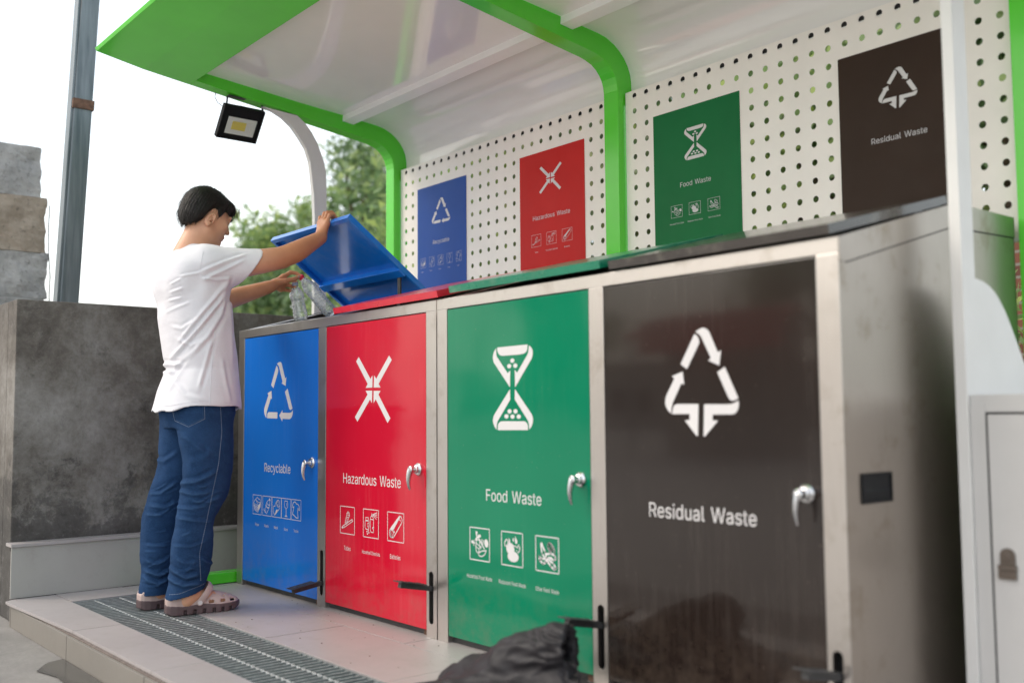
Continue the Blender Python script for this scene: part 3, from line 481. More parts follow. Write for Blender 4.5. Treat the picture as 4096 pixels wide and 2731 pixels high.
def symbol(polys,y,parent,mat,bb=None,src=None,dots=None,dr=(.0105,.0105)):
    mb=MB()
    if bb:
        sx0,sx1,sz0,sz1=src; tx0,tx1,tz0,tz1=bb
        fn=lambda p:(tx0+(p[0]-sx0)/(sx1-sx0)*(tx1-tx0),tz0+(p[1]-sz0)/(sz1-sz0)*(tz1-tz0)); ks=(tx1-tx0)/(sx1-sx0); kz=(tz1-tz0)/(sz1-sz0)
    else: fn=lambda p:p; ks=kz=1
    for pl_ in polys:
        q=[fn(p) for p in pl_]; r=[q[0]]
        for p in q[1:]:
            if (p[0]-r[-1][0])**2+(p[1]-r[-1][1])**2>1e-8: r.append(p)
        if (r[0][0]-r[-1][0])**2+(r[0][1]-r[-1][1])**2<1e-8: r.pop()
        mb.flat_y(r,y)
    for d in dots or []:
        c=fn(d); mb.flat_y([(c[0]+dr[0]*ks*math.cos(t*math.pi/7),c[1]+dr[1]*kz*math.sin(t*math.pi/7)) for t in range(14)],y)
    return mb.build('symbol',mat,parent,fix=False)
def bbox(ps):
    xs=[q[0] for p in ps for q in p]; zs=[q[1] for p in ps for q in p]; return min(xs),max(xs),min(zs),max(zs)
# pictogram line art in a unit box: list of (kind, points, width); kind l=line, c=closed line, f=filled
def el(cx,cy,rx,ry,a0=0,a1=360,n=14,rot=0):
    o=[]
    for i in range(n+1):
        t=R_(a0+(a1-a0)*i/n); x,y=rx*math.cos(t),ry*math.sin(t); r=R_(rot); o.append((cx+x*math.cos(r)-y*math.sin(r),cy+x*math.sin(r)+y*math.cos(r)))
    return o
ART={
'paper':[('c',[(.50,.88),(.68,.80),(.83,.80),(.90,.62),(.86,.40),(.58,.12),(.18,.22),(.10,.44),(.10,.62),(.32,.78)],.03),('l',[(.32,.76),(.68,.62),(.90,.64)],.025),('l',[(.10,.55),(.62,.46),(.88,.60)],.025),('l',[(.12,.47),(.60,.36),(.86,.52)],.035),('l',[(.14,.39),(.60,.28),(.86,.46)],.035),('l',[(.16,.31),(.58,.20),(.86,.42)],.035),('l',[(.40,.70),(.60,.52)],.03),('f',[(.60,.46),(.88,.62),(.86,.44),(.60,.20)],0)],
'plastic':[('c',[(.80,.90),(.86,.80),(.80,.74),(.80,.55),(.62,.28),(.45,.10),(.36,.16),(.34,.40),(.38,.52),(.52,.74),(.70,.82)],.03),('l',[(.44,.68),(.60,.56),(.80,.58)],.035),('l',[(.36,.55),(.50,.42),(.74,.42)],.045),('l',[(.18,.36),(.16,.28),(.24,.26),(.22,.20),(.36,.16)],.035),('f',[(.74,.92),(.82,.90),(.86,.80),(.76,.78)],0)],
'metal':[('c',el(.66,.70,.17,.17,rot=30),.04),('c',el(.62,.71,.09,.09),.03),('l',[(.52,.80),(.36,.68),(.34,.56),(.18,.54),(.12,.44),(.14,.26),(.26,.10),(.36,.13),(.60,.30),(.78,.42),(.82,.60)],.035),('l',[(.32,.16),(.40,.22)],.04),('f',[(.38,.26),(.50,.40),(.64,.38),(.44,.20)],0)],
'glass':[('l',[(.36,.88),(.32,.70),(.34,.58),(.50,.48),(.66,.58),(.68,.70),(.64,.88),(.36,.88)],.03),('l',[(.50,.48),(.50,.16)],.04),('f',[(.50,.18),(.62,.13),(.64,.10),(.36,.10),(.38,.13)],0),('l',[(.56,.78),(.58,.64)],.03)],
'textiles':[('l',[(.16,.60),(.12,.70),(.20,.84),(.34,.90),(.44,.88),(.54,.80),(.66,.80),(.78,.74),(.88,.56),(.84,.50),(.76,.54),(.70,.62),(.66,.36),(.72,.12),(.52,.12),(.30,.22),(.12,.28),(.22,.50),(.28,.66),(.16,.60)],.045)],
'tubes':[('c',[(.52,.82),(.62,.80),(.66,.70),(.56,.54),(.50,.40),(.40,.34),(.34,.40),(.40,.56),(.46,.72)],.025),('l',[(.46,.76),(.62,.76)],.02),('l',[(.46,.70),(.64,.70)],.02),('l',[(.42,.62),(.60,.62)],.02),('l',[(.40,.55),(.57,.56)],.02),('l',[(.36,.47),(.53,.48)],.02),('l',[(.36,.41),(.50,.42)],.02),('c',[(.84,.56),(.90,.50),(.24,.20),(.17,.26)],.028),('l',[(.80,.54),(.86,.48)],.02),('l',[(.28,.30),(.33,.24)],.02),('f',[(.10,.22),(.17,.26),(.22,.20),(.14,.16)],0)],
'chemicals':[('c',[(.16,.70),(.34,.70),(.34,.60),(.16,.60)],.025),('c',[(.14,.58),(.36,.58),(.38,.52),(.38,.34),(.32,.28),(.18,.28),(.12,.34),(.12,.52)],.03),('c',[(.28,.50),(.38,.50),(.38,.38),(.28,.38)],.02),('c',[(.48,.72),(.56,.78),(.66,.74),(.68,.64),(.68,.20),(.50,.20),(.46,.30),(.46,.64)],.03),('l',[(.47,.66),(.68,.65)],.03),('l',[(.55,.78),(.57,.88),(.61,.78)],.025),('l',[(.64,.84),(.92,.92)],.022),('l',[(.64,.83),(.92,.84)],.022),('l',[(.64,.82),(.92,.76)],.022),('l',[(.64,.81),(.88,.68)],.022),('f',el(.26,.20,.035,.028,n=8),0),('f',el(.34,.24,.035,.028,n=8),0),('f',el(.38,.17,.035,.028,n=8),0),('f',el(.28,.12,.035,.028,n=8),0),('f',[(.60,.36),(.66,.42),(.64,.30)],0)],
'batteries':[('c',[(.74,.90),(.84,.88),(.91,.76),(.86,.66),(.38,.14),(.26,.12),(.14,.24),(.12,.34),(.18,.42)],.035),('f',[(.70,.88),(.78,.86),(.32,.34),(.16,.40)],0),('c',el(.25,.25,.11,.13,rot=-20),.035),('c',el(.23,.22,.05,.07),.03),('l',[(.36,.33),(.46,.33)],.03),('l',[(.41,.37),(.41,.29)],.03),('l',[(.74,.78),(.80,.74)],.03)],
'household':[('f',[(.30,.90),(.40,.88),(.38,.80),(.35,.70),(.31,.78)],0),('f',[(.56,.80),(.46,.80),(.28,.66),(.28,.58),(.44,.70),(.56,.72)],0),('c',[(.34,.62),(.30,.40),(.34,.26),(.44,.22),(.50,.40),(.50,.64)],.03),('f',el(.84,.56,.10,.13,n=14,rot=15),0),('l',[(.10,.52),(.26,.52)],.035),('f',el(.13,.55,.06,.05,n=8),0),('l',[(.22,.60),(.20,.44)],.025),('l',[(.46,.68),(.74,.38)],.04),('c',[(.44,.22),(.60,.30),(.84,.34),(.76,.20),(.60,.13),(.46,.15)],.035),('f',[(.50,.46),(.60,.44),(.56,.34)],0),('l',[(.62,.66),(.60,.50)],.03),('l',[(.70,.64),(.66,.48)],.03),('l',[(.34,.52),(.46,.46)],.025),('l',[(.33,.42),(.46,.36)],.025)],
'restaurant':[('f',el(.55,.28,.26,.16,n=20),0),('f',el(.42,.50,.20,.17,n=20,rot=-30),0),('c',[(.18,.56),(.14,.66),(.24,.78),(.32,.72),(.30,.60)],.035),('f',[(.34,.82),(.42,.76),(.42,.64),(.36,.64)],0),('f',[(.56,.86),(.60,.78),(.58,.72),(.53,.76)],0),('f',[(.66,.90),(.76,.76),(.74,.68),(.66,.68),(.64,.78)],0),('l',[(.36,.66),(.50,.66),(.58,.60),(.68,.60),(.76,.56),(.82,.66)],.03),('l',[(.86,.60),(.86,.48),(.78,.42)],.035),('f',el(.60,.50,.02,.025,n=6),0),('f',el(.72,.48,.02,.025,n=6),0)],
'other':[('f',[(.20,.78),(.27,.84),(.33,.76),(.30,.70),(.22,.70)],0),('l',[(.24,.72),(.28,.50),(.44,.36)],.05),('l',[(.32,.70),(.42,.56),(.48,.40),(.44,.26),(.32,.22),(.18,.30),(.14,.40),(.26,.36),(.38,.36)],.055),('c',el(.68,.68,.17,.10,rot=-50),.05),('c',el(.64,.72,.11,.06,rot=-50),.05),('l',[(.46,.50),(.66,.54),(.84,.50),(.88,.42),(.80,.36),(.60,.42)],.055),('l',[(.56,.42),(.70,.43)],.03),('l',[(.52,.38),(.78,.26),(.88,.14),(.80,.10),(.66,.18),(.50,.32)],.055)],
}
def pictogram(kind,x0,x1,z0,z1,y,parent,mat,lw=1.0):
    mb=MB(); t=(x1-x0)*.028*lw
    mb.stroke([(x0,z0),(x1,z0),(x1,z1),(x0,z1)],t,y,True)
    f=lambda p:(x0+p[0]*(x1-x0),z0+p[1]*(z1-z0))
    for k,(kd,pts,wd) in enumerate(ART[kind]):
        q=[f(p) for p in pts]; yy=y-.00004*(k+1)
        if kd=='f': mb.flat_y(q,yy)
        else: mb.stroke(q,wd*(x1-x0)*lw,yy,kd=='c')
    return mb.build('pictogram',mat,parent,fix=False)
# ================================================================ BIN UNITS
YF=2.0985
def slot_plate(mb,x0,x1,z0,z1,xc,wd,za,zb,y,th,S=24):
    r=wd/2; inn=[]; ou=[]; cz=(za+zb)/2
    for k in range(S):
        t=2*math.pi*(k+.5)/S; c,s_=math.cos(t),math.sin(t)
        inn.append((xc+r*c,(zb-r if s_>0 else za+r)+r*s_))
    # outer: nearest point on rectangle by side
    for (px,pz),k in zip(inn,range(S)):
        t=2*math.pi*(k+.5)/S; a=abs(math.cos(t)); b=abs(math.sin(t))
        if a>b: ou.append((x1 if math.cos(t)>0 else x0,pz))
        else: ou.append((px,z1 if math.sin(t)>0 else z0))
    for cx_,cz_,tt in ((x1,z1,45),(x0,z1,135),(x0,z0,225),(x1,z0,315)):
        k=int(round(tt/360*S-.5)); ou[k%S]=(cx_,cz_)
    v=[(p[0],y,p[1]) for p in inn]+[(p[0],y,p[1]) for p in ou]+[(p[0],y+th,p[1]) for p in inn]+[(p[0],y+th,p[1]) for p in ou]; f=[]
    for k in range(S):
        q=(k+1)%S; f+=[(k,q,S+q,S+k),(2*S+k,3*S+k,3*S+q,2*S+q),(k,2*S+k,2*S+q,q),(S+k,S+q,3*S+q,3*S+k)]
    mb.add(v,f)
HB=(2.648,1.348)
def lid(root,x0,x1,hy,hz,ang,L,mat,cross=True):
    # u along x, v from hinge to free edge, n = outer (top) normal
    dv=Vector((0,-math.cos(ang),math.sin(ang))); dn=Vector((0,math.sin(ang),math.cos(ang))); h=Vector((0,hy,hz))
    def bx(mb,a,b,v0,v1,w0,w1):
        c=h+Vector(((a+b)/2,0,0))+dv*(v0+v1)/2+dn*(w0+w1)/2
        mb.obox(c,((b-a)/2,0,0),dv*(v1-v0)/2,dn*(w1-w0)/2)
    mb=MB(); bx(mb,x0,x1,0,L,-.0025,0)
    bx(mb,x0,x1,L-.0025,L,-.024,-.0025); bx(mb,x0,x1,0,.0025,-.024,-.0025); bx(mb,x0,x0+.0025,.0025,L-.0025,-.024,-.0025); bx(mb,x1-.0025,x1,.0025,L-.0025,-.024,-.0025)
    bx(mb,x0+.0025,x1-.0025,L-.020,L-.0025,-.024,-.022); bx(mb,x0+.0025,x0+.018,.0025,L-.020,-.024,-.022); bx(mb,x1-.018,x1-.0025,.0025,L-.020,-.024,-.022)
    o=mb.build('lid',mat,root,bevel=.0007)
    mb=MB(); bx(mb,x0+.0026,x1-.0026,.135,.178,-.034,-.0026); mb.build('cross_bar',mat,o,bevel=.002)
    return o
def handle(door,x,z):
    mb=MB(); c=Vector((x,2.0995,z))
    mb.lathe(c,(0,-1,0),[(.0225,-.001),(.0225,.004),(.019,.008),(.0145,.0085),(.0145,.016),(.011,.018),(.010,.028),(.0125,.030),(.0135,.038),(.010,.041)],24)
    pts=[];rs=[]
    for i in range(9):
        t=i/8; pts.append(c+Vector((-.002-.008*t+.006*t*t,-.033-.010*math.sin(t*2.6)+.004*t,-.072*t))); rs.append(.0135-.009*t**1.2)
    mb.tube(pts,rs,12,flat=(.55,1)); mb.build('handle',M['chrome'],door,smooth=True)
def bin_unit(name_label,x0,x1,comps,loc):
    root=thing('waste_bin_unit',name_label,'bin unit',loc,'double stainless steel bin units')
    xm0,xm1=comps[0][2],comps[1][1]     # middle post
    fr=MB(); ru=.036
    fr.box(x0,x1,YF,YF+.03,1.156,1.194)                              # top front rail
    fr.box(x0,comps[0][1],YF+.0005,YF+.03,0,1.1555)                  # left post
    slot_plate(fr,xm0,xm1,0,1.1555,(xm0+xm1)/2+.003,.027,.048,.231,YF+.0005,.003)
    slot_plate(fr,comps[1][2],x1,0,1.1555,(comps[1][2]+x1)/2-.003,.027,.048,.231,YF+.0005,.003)
    for a in (xm0,xm1-.002,comps[1][2]): fr.box(a,a+.002,YF+.004,YF+.05,0,1.155)
    fr.build('frame',M['steel_v'],root,bevel=.0012)
    for a,b in ((xm0,xm1),(comps[1][2],x1)): MB().box(a+.003,b-.003,YF+.034,YF+.036,.01,.4).build('slot_backing',M['dark'],root)
    # side sheets, rear sheet, sloping deck
    prof=[(YF+.0034,0),(YF+.0034,1.1925),(YF+.0305,1.199),(2.648,1.336),(3.027,1.346),(3.027,0)]
    for s,xa in ((-1,x0),(1,x1)):
        MB().prism_x(prof,min(xa,xa-s*.0015),max(xa,xa-s*.0015)).build('side_sheet',M['steel_side'],root)
        rl=[(YF+.001,1.194),(2.640,1.338),(2.66,1.347),(3.028,1.349),(3.028,1.290),(2.648,1.279),(YF+.03,1.137),(YF+.001,1.137)]
        MB().prism_x(rl,min(xa+s*.0022,xa),max(xa+s*.0022,xa)).build('top_side_rail',M['steel_side'],root)
        gv=[(YF+.03,1.1368),(2.648,1.2788),(3.0262,1.2898),(3.0262,1.2862),(2.648,1.2752),(YF+.03,1.1332)]
        MB().prism_x(gv,min(xa,xa+s*.0008),max(xa,xa+s*.0008)).build('seam_groove',M['dark'],root)
    bk=MB(); bk.box(x0,x1,3.0245,3.0268,0,1.345); bk.add([(x0,2.66,1.346),(x1,2.66,1.346),(x1,3.026,1.3475),(x0,3.026,1.3475),(x0,2.66,1.344),(x1,2.66,1.344),(x1,3.026,1.3455),(x0,3.026,1.3455)],[(0,1,2,3),(7,6,5,4),(0,4,5,1),(1,5,6,2),(2,6,7,3),(3,7,4,0)])
    zf=lambda y: 1.1945+(y-YF)*.2583-.0015
    def slab(a,b,y0_,y1_):
        bk.add([(a,y0_,zf(y0_)),(b,y0_,zf(y0_)),(b,y1_,zf(y1_)),(a,y1_,zf(y1_)),(a,y0_,zf(y0_)-.002),(b,y0_,zf(y0_)-.002),(b,y1_,zf(y1_)-.002),(a,y1_,zf(y1_)-.002)],[(0,1,2,3),(7,6,5,4),(0,4,5,1),(1,5,6,2),(2,6,7,3),(3,7,4,0)])
    ya,yb,yc,yd=YF+.0305,2.160,2.585,2.652
    slab(x0+.002,x1-.002,ya,yb); slab(x0+.002,x1-.002,yc,yd)
    for a,b in ((x0+.002,comps[0][1]+.03),(xm0-.03,xm1+.03),(comps[1][2]-.03,x1-.002)): slab(a,b,yb,yc)
    bk.build('top_deck',M['steel'],root)
    # hollow inside
    inn=MB()
    for c in comps:
        a,b=c[1]+.012,c[2]-.012
        inn.box(a,a+.003,2.15,2.60,.1,1.18); inn.box(b-.003,b,2.15,2.60,.1,1.18); inn.box(a,b,2.15,2.153,.1,1.18); inn.box(a,b,2.597,2.60,.1,1.18); inn.box(a,b,2.15,2.60,.1,.103)
    inn.build('inner_bin',M['inner'],root)
    bt=MB(); bt.box(x0+.03,x1-.03,YF+.022,YF+.026,.002,.024); bt.build('kick_strip',M['black_metal'],root)
    for c in comps:
        key,a,b,mat,hx=c
        d=MB().box(a+.0025,b-.0025,YF+.0018,YF+.0165,.0245,1.1525).build('door',M[mat],root,bevel=.0012)
        tag(d,key)
        handle(d,hx,.588)
        c[0:0]=[d]
    for xx in (x0+.002,xm0-.04,comps[1][3]-.04): MB().box(xx,xx+.055,YF+.018,YF+.0215,0,.026).build('foot',M['rust'],root)
    return root
def pedal(root,x,pressed):
    mb=MB(); z0,z1=(.112,.088) if pressed else (.181,.212); y0_,y1_=2.118,1.957
    d=Vector((0,y1_-y0_,z1-z0)).normalized(); n=Vector((0,-d.z,d.y))*-1; L=((y1_-y0_)**2+(z1-z0)**2)**.5; st=Vector((x,y0_,z0))
    if n.z<0: n=-n
    mb.obox(st+d*L/2-n*.012,(.0095,0,0),d*(L/2-.012),n*.0085); 
    mb.obox(st+d*(L-.055),(.027,0,0),d*.055,n*.0017)
    for i in range(6):
        for j in range(2): 
            s_=1 if (i+j)%2 else -1
            c=st+d*(L-.10+i*.018)+Vector((-.013+.026*j,0,0))+n*.0022
            mb.obox(c,Vector((.006,0,0))+d*.006*s_,(Vector((-.0012,0,0))+d*.0012*s_),n*.0009)
    mb.build('pedal',M['black_metal'],root,bevel=.0006)
M['inner']=paint('dark_green_liner',(.012,.022,.018),.6)
cA=[['blue door of the recyclable compartment',-4.511,-3.796,'blue',-3.842],['red door of the hazardous waste compartment',-3.732,-3.006,'red',-3.056]]
cB=[['green door of the food waste compartment',-2.878,-2.161,'green',-2.205],['brown door of the residual waste compartment',-2.100,-1.381,'brown',-1.424]]
UA=bin_unit('steel bin unit with blue and red doors, its blue lid held open by the man',-4.57,-2.943,cA,(-3.76,2.5,0))
UB=bin_unit('steel bin unit with green and brown doors, both lids shut',-2.937,-1.319,cB,(-2.13,2.5,0))
dB,dR,dG,dN=cA[0][0],cA[1][0],cB[0][0],cB[1][0]
sl0=math.atan2(.145,.577)
o=lid(UA,-4.50,-3.77,2.648,1.352,math.atan2(.303,.413),.512,M['lid_blue']); tag(o,'blue lid held open, its underside showing')
LB=o
o=lid(UA,-3.640,-2.911,2.652,1.3675,-sl0,.592,M['lid_red']); tag(o,'closed red lid')
o=lid(UB,-2.835,-2.092,2.652,1.3705,-sl0+.008,.594,M['lid_green']); tag(o,'closed green lid')
o=lid(UB,-2.058,-1.331,2.652,1.3675,-sl0,.592,M['lid_brown']); tag(o,'closed dark brown lid')
st=MB(); st.box(-3.835,-3.812,2.520,2.528,1.25,1.410); st.build('lid_strut',M['black_metal'],UA,bevel=.001)
st=MB(); st.lathe((-3.805,2.524,1.416),(1,0,0),[(.011,-.012),(.011,.006)],8).lathe((-3.799,2.524,1.416),(1,0,0),[(.006,0),(.006,.003)],12); st.build('strut_bolt',M['chrome'],UA)
for r_,x_,p_ in ((UA,-3.764,True),(UA,-2.978,False),(UB,-2.130,False),(UB,-1.352,False)): pedal(r_,x_,p_)
# recessed grip on the end sheet
rh=MB(); X=-1.319+.0004
rh.box(X,X+.004,2.164,2.170,.565,.636); rh.box(X,X+.004,2.292,2.298,.565,.636); rh.box(X,X+.004,2.170,2.292,.630,.636); rh.box(X,X+.004,2.170,2.292,.565,.571)
rh.box(X,X+.0006,2.170,2.292,.571,.630); rh.add([(X+.0007,2.172,.571),(X+.0007,2.290,.571),(X+.0038,2.285,.592),(X+.0007,2.285,.60),(X+.0007,2.172,.60),(X+.0038,2.172,.590)],[(0,1,2,5),(5,2,3,4)])
rh.build('recessed_grip',M['black_plastic'] if 'black_plastic' in M else paint('black_plastic',(.009,.009,.011),.55,spec=.25),UB,bevel=.001)
# door prints
yd=YF+.0018-.0004; dm=M['decal']
for k in SYM: SYM[k]=[[tuple(q) for q in p] for p in SYM[k]] if k!='gdots' else [tuple(q) for q in SYM[k]]
symbol(SYM['blue'],yd,dB,dm); symbol(SYM['red'],yd,dR,dm); symbol(SYM['green'],yd,dG,dm,dots=SYM['gdots'],dr=(.0105,.0072)); symbol(SYM['brown'],yd,dN,dm)
lettering('Recyclable',-4.291,-4.041,.534,.039,yd,dB,dm,.008)
lettering('Hazardous Waste',-3.589,-3.172,.5145,.040,yd,dR,dm,.008)
lettering('Food Waste',-2.661,-2.384,.499,.038,yd,dG,dm,.012)
lettering('Residual Waste',-1.932,-1.572,.4985,.039,yd,dN,dm,.016)
for k,a,t in (('paper',-4.405,'Paper'),('plastic',-4.305,'Plastic'),('metal',-4.211,'Metal'),('glass',-4.121,'Glass'),('textiles',-4.029,'Textiles')):
    pictogram(k,a,a+.087,.337,.424,yd,dB,dm,1.0)
for t,a,b in (('Paper',-4.379,-4.343),('Plastic',-4.285,-4.243),('Metal',-4.191,-4.154),('Glass',-4.096,-4.062),('Textiles',-4.007,-3.964)): lettering(t,a,b,.285,.012,yd,dB,M['decal2'],.01)
for k,a in (('tubes',-3.611),('chemicals',-3.435),('batteries',-3.262)): pictogram(k,a,a+.110,.315,.422,yd,dR,dm,.9)
for t,a,b,c in (('Tubes',-3.581,-3.530,.0165),('Household Chemicals',-3.444,-3.315,.0135),('Batteries',-3.244,-3.175,.0165)): lettering(t,a,b,.250,c,yd,dR,dm,.01)
for k,a in (('household',-2.751),('restaurant',-2.582),('other',-2.413)): pictogram(k,a,a+.106,.299,.4055,yd,dG,dm,1.15)
for t,a,b in (('Household Food Waste',-2.768,-2.632),('Restaurant Food Waste',-2.597,-2.463),('Other Food Waste',-2.415,-2.308)): lettering(t,a,b,.237,.0125,yd,dG,dm,.012)
# ---------------------------------------------------------------- posters on the perforated sheets
def poster(x0,x1,mat,lab):
    o=MB().box(x0,x1,3.0768,3.0798,1.297,2.002).build('poster',mat,SH,bevel=.0003); tag(o,lab); return o
yp=3.0762; d2=M['decal2']
pb=poster(-4.484,-4.050,M['p_blue'],'blue poster with recycling triangle'); pr_=poster(-3.626,-3.184,M['p_red'],'red hazardous waste poster'); pg=poster(-2.772,-2.335,M['p_green'],'green food waste poster with hourglass'); pn=poster(-1.912,-1.475,M['p_brown'],'brown residual waste poster')
symbol(SYM['blue'],yp,pb,dm,(-4.349,-4.186,1.785,1.923),bbox(SYM['blue'])); lettering('Recyclable',-4.34,-4.195,1.685,.021,yp,pb,d2,.01)
symbol(SYM['red'],yp,pr_,dm,(-3.486,-3.330,1.802,1.932),bbox(SYM['red'])); lettering('Hazardous Waste',-3.532,-3.278,1.685,.021,yp,pr_,d2,.008)
symbol(SYM['green'],yp,pg,dm,(-2.608,-2.495,1.785,1.915),bbox(SYM['green']),dots=SYM['gdots'],dr=(.0105,.0072)); lettering('Food Waste',-2.633,-2.478,1.6825,.0195,yp,pg,d2,.006)
symbol(SYM['brown'],yp,pn,dm,(-1.763,-1.626,1.780,1.916),bbox(SYM['brown'])); lettering('Residual Waste',-1.794,-1.597,1.677,.0195,yp,pn,d2,.006)
for i,k in enumerate(('paper','plastic','metal','glass','textiles')): pictogram(k,-4.453+.0795*i,-4.453+.0795*i+.046,1.569,1.620,yp,pb,d2,.8)
for t,a in (('Paper',-4.448),('Plastic',-4.369),('Metal',-4.288),('Glass',-4.210),('Textiles',-4.130)): lettering(t,a,a+.022,1.545,.005,yp,pb,d2,.0)
for k,a in (('tubes',-3.543),('chemicals',-3.438),('batteries',-3.332)): pictogram(k,a,a+.066,1.561,1.617,yp,pr_,d2,.6)
for t,a,b in (('Tubes',-3.520,-3.498),('Household Chemicals',-3.444,-3.364),('Batteries',-3.318,-3.282)): lettering(t,a,b,1.532,.007,yp,pr_,d2,.0)
for k,a in (('household',-2.683),('restaurant',-2.590),('other',-2.495)): pictogram(k,a,a+.058,1.565,1.613,yp,pg,d2,.7)
for t,a,b in (('Household Food Waste',-2.691,-2.618),('Restaurant Food Waste',-2.598,-2.523),('Other Food Waste',-2.495,-2.436)): lettering(t,a,b,1.537,.006,yp,pg,d2,.0)
# ---------------------------------------------------------------- floodlight
M['lampblack']=paint('matt_black_housing',(.010,.010,.011),.7,spec=.2)
FL=thing('floodlight','black LED floodlight hanging on a bracket from the green roof beam','floodlight',(-4.70,2.17,2.37))
tlt=R_(38); fc=Vector((-4.735,2.168,2.258))
fx=Vector((math.cos(tlt),0,-math.sin(tlt)))   # facing
fd=Vector((-math.sin(tlt),0,-math.cos(tlt)))  # down along the face
fy=Vector((0,1,0)); hw,hh=.108,.088
mb=MB(); mb.obox(fc-fx*.012,fy*hw,fd*hh,fx*.012)
for s in (-1,1): mb.obox(fc+fd*s*(hh-.004)+fx*.003,fy*hw,fd*.004,fx*.003); mb.obox(fc+fy*s*(hw-.004)+fx*.0031,fy*.004,fd*(hh-.0085),fx*.003)
for i in range(9): mb.obox(fc-fx*.03+fy*(-.08+.02*i),fy*.002,fd*.07,fx*.008)
mb.build('housing',M['lampblack'],FL,bevel=.0015)
def led_mat():
    m,nt,bs=newmat('lamp_lens'); bs.inputs['Base Color'].default_value=(.70,.71,.66,1); bs.inputs['Roughness'].default_value=.2; return m
M['refl']=led_mat(); M['led']=paint('yellow_led',(.75,.62,.10),.4,var=.05)
lc=fc+fd*.012+fy*.004
mb=MB(); mb.obox(lc+fx*.003,fy*.076,fd*.045,fx*.0028)
for i in range(4): mb.obox(lc+fx*.007+fy*(.036+.010*i),fy*.0028,fd*(.026+.004*i),fx*.0016)
mb.build('reflector',M['refl'],FL,bevel=.002)
mb=MB()
for i in range(8): mb.obox(lc+fx*.0075+fy*(-.046+.0092*i)-fd*.003,fy*.0034,fd*.022,fx*.0012)
mb.build('led_strip',M['led'],FL)
mb=MB(); tb=2.383; ya_,yb_=2.078,2.262
mb.box(-4.712,-4.676,ya_,yb_,tb-.008,tb-.004)
for y_ in (ya_,yb_): mb.tube([(-4.694,y_,tb-.006),(-4.694,y_+(-.003 if y_<2.1 else .006),2.335),(-4.722,y_+(-.012 if y_<2.1 else .018),2.29)],.0045,6)
mb.build('bracket',M['black_metal'],FL)
mb=MB(); mb.tube([(-4.70,2.02,2.386),(-4.70,2.015,2.36),(-4.70,2.03,2.335),(-4.70,2.06,2.32),(-4.71,2.08,2.31)],.0018,6); mb.tube([(-4.705,2.12,2.325),(-4.70,2.15,2.342),(-4.70,2.19,2.34),(-4.70,2.23,2.325),(-4.71,2.25,2.305)],.0018,6)
mb.build('cable',M['black_metal'],FL)
# ---------------------------------------------------------------- white cabinet at the right end
M['cab']=paint('cabinet_white',(.60,.585,.575),.4,var=.03,nscale=6,dust=.1)
CB=thing('wash_cabinet','white metal cabinet with a keyed latch standing at the right end of the shelter','cabinet',(-.95,2.75,0))
MB().box(-1.219,-.62,2.512,3.0,.004,.822).build('carcass',M['cab'],CB,bevel=.002)
o=MB().box(-1.176,-.66,2.5065,2.5115,.03,.772).build('door',M['cab'],CB,bevel=.0012)
MB().box(-1.2185,-1.182,2.508,2.5115,.004,.80).build('door_frame',M['cab'],CB,bevel=.001)
MB().box(-1.1815,-1.1765,2.5105,2.5119,.02,.778).build('door_gap',M['dark'],CB); MB().box(-1.1764,-.66,2.5105,2.5119,.7735,.778).build('door_gap',M['dark'],CB)
MB().box(-1.1815,-.62,2.508,2.5115,.779,.80).build('door_frame',M['cab'],CB)
mb=MB(); lx,ly,lz=-1.139,2.5065,.432; 
M['bronze']=paint('dull_nickel',(.15,.12,.10),.4,metal=.35,var=.1)
pts=[(lx-.018,lz-.022)]+[(lx+.018*math.cos(R_(a)),lz+.018*math.sin(R_(a))) for a in range(180,-1,-15)]+[(lx+.018,lz-.022)]
mb.prism_y(pts,ly-.006,ly); mb.box(lx-.021,lx+.021,ly-.013,ly,lz-.034,lz-.022); mb.box(lx-.022,lx+.020,ly-.010,ly,lz-.056,lz-.035); mb.lathe((lx,ly-.006,lz),(0,-1,0),[(.010,0),(.010,.003),(.004,.0035)],16)
mb.build('latch',M['bronze'],o,bevel=.001)
# ================================================================ TREES
def leaf_mat(name,c,tr=.5):
    m,nt,bs=newmat(name); oi=nt.nodes.new('ShaderNodeObjectInfo'); g=nt.nodes.new('ShaderNodeNewGeometry')
    cc=ramp(nt,g.outputs['Random Per Island'],[(0,tuple(x*.55 for x in c)),(.6,c),(1,(min(1,c[0]*1.9),min(1,c[1]*1.5),c[2]*1.2))])
    nt.links.new(cc,bs.inputs['Base Color']); bs.inputs['Roughness'].default_value=.5
    t=nt.nodes.new('ShaderNodeBsdfTranslucent'); nt.links.new(cc,t.inputs[0]); ms=nt.nodes.new('ShaderNodeMixShader'); ms.inputs[0].default_value=tr
    nt.links.new(bs.outputs[0],ms.inputs[1]); nt.links.new(t.outputs[0],ms.inputs[2]); nt.links.new(ms.outputs[0],nt.nodes['Material Output'].inputs[0]); return m
M['leafA']=leaf_mat('deep_green_leaves',(.19,.30,.13)); M['leafB']=leaf_mat('fresh_green_leaves',(.30,.44,.17)); M['leafC']=leaf_mat('olive_leaves',(.19,.24,.12))
M['bark']=paint('tree_bark',(.12,.085,.055),.9,var=.4,nscale=14,bumpn=.6,bscale=30)
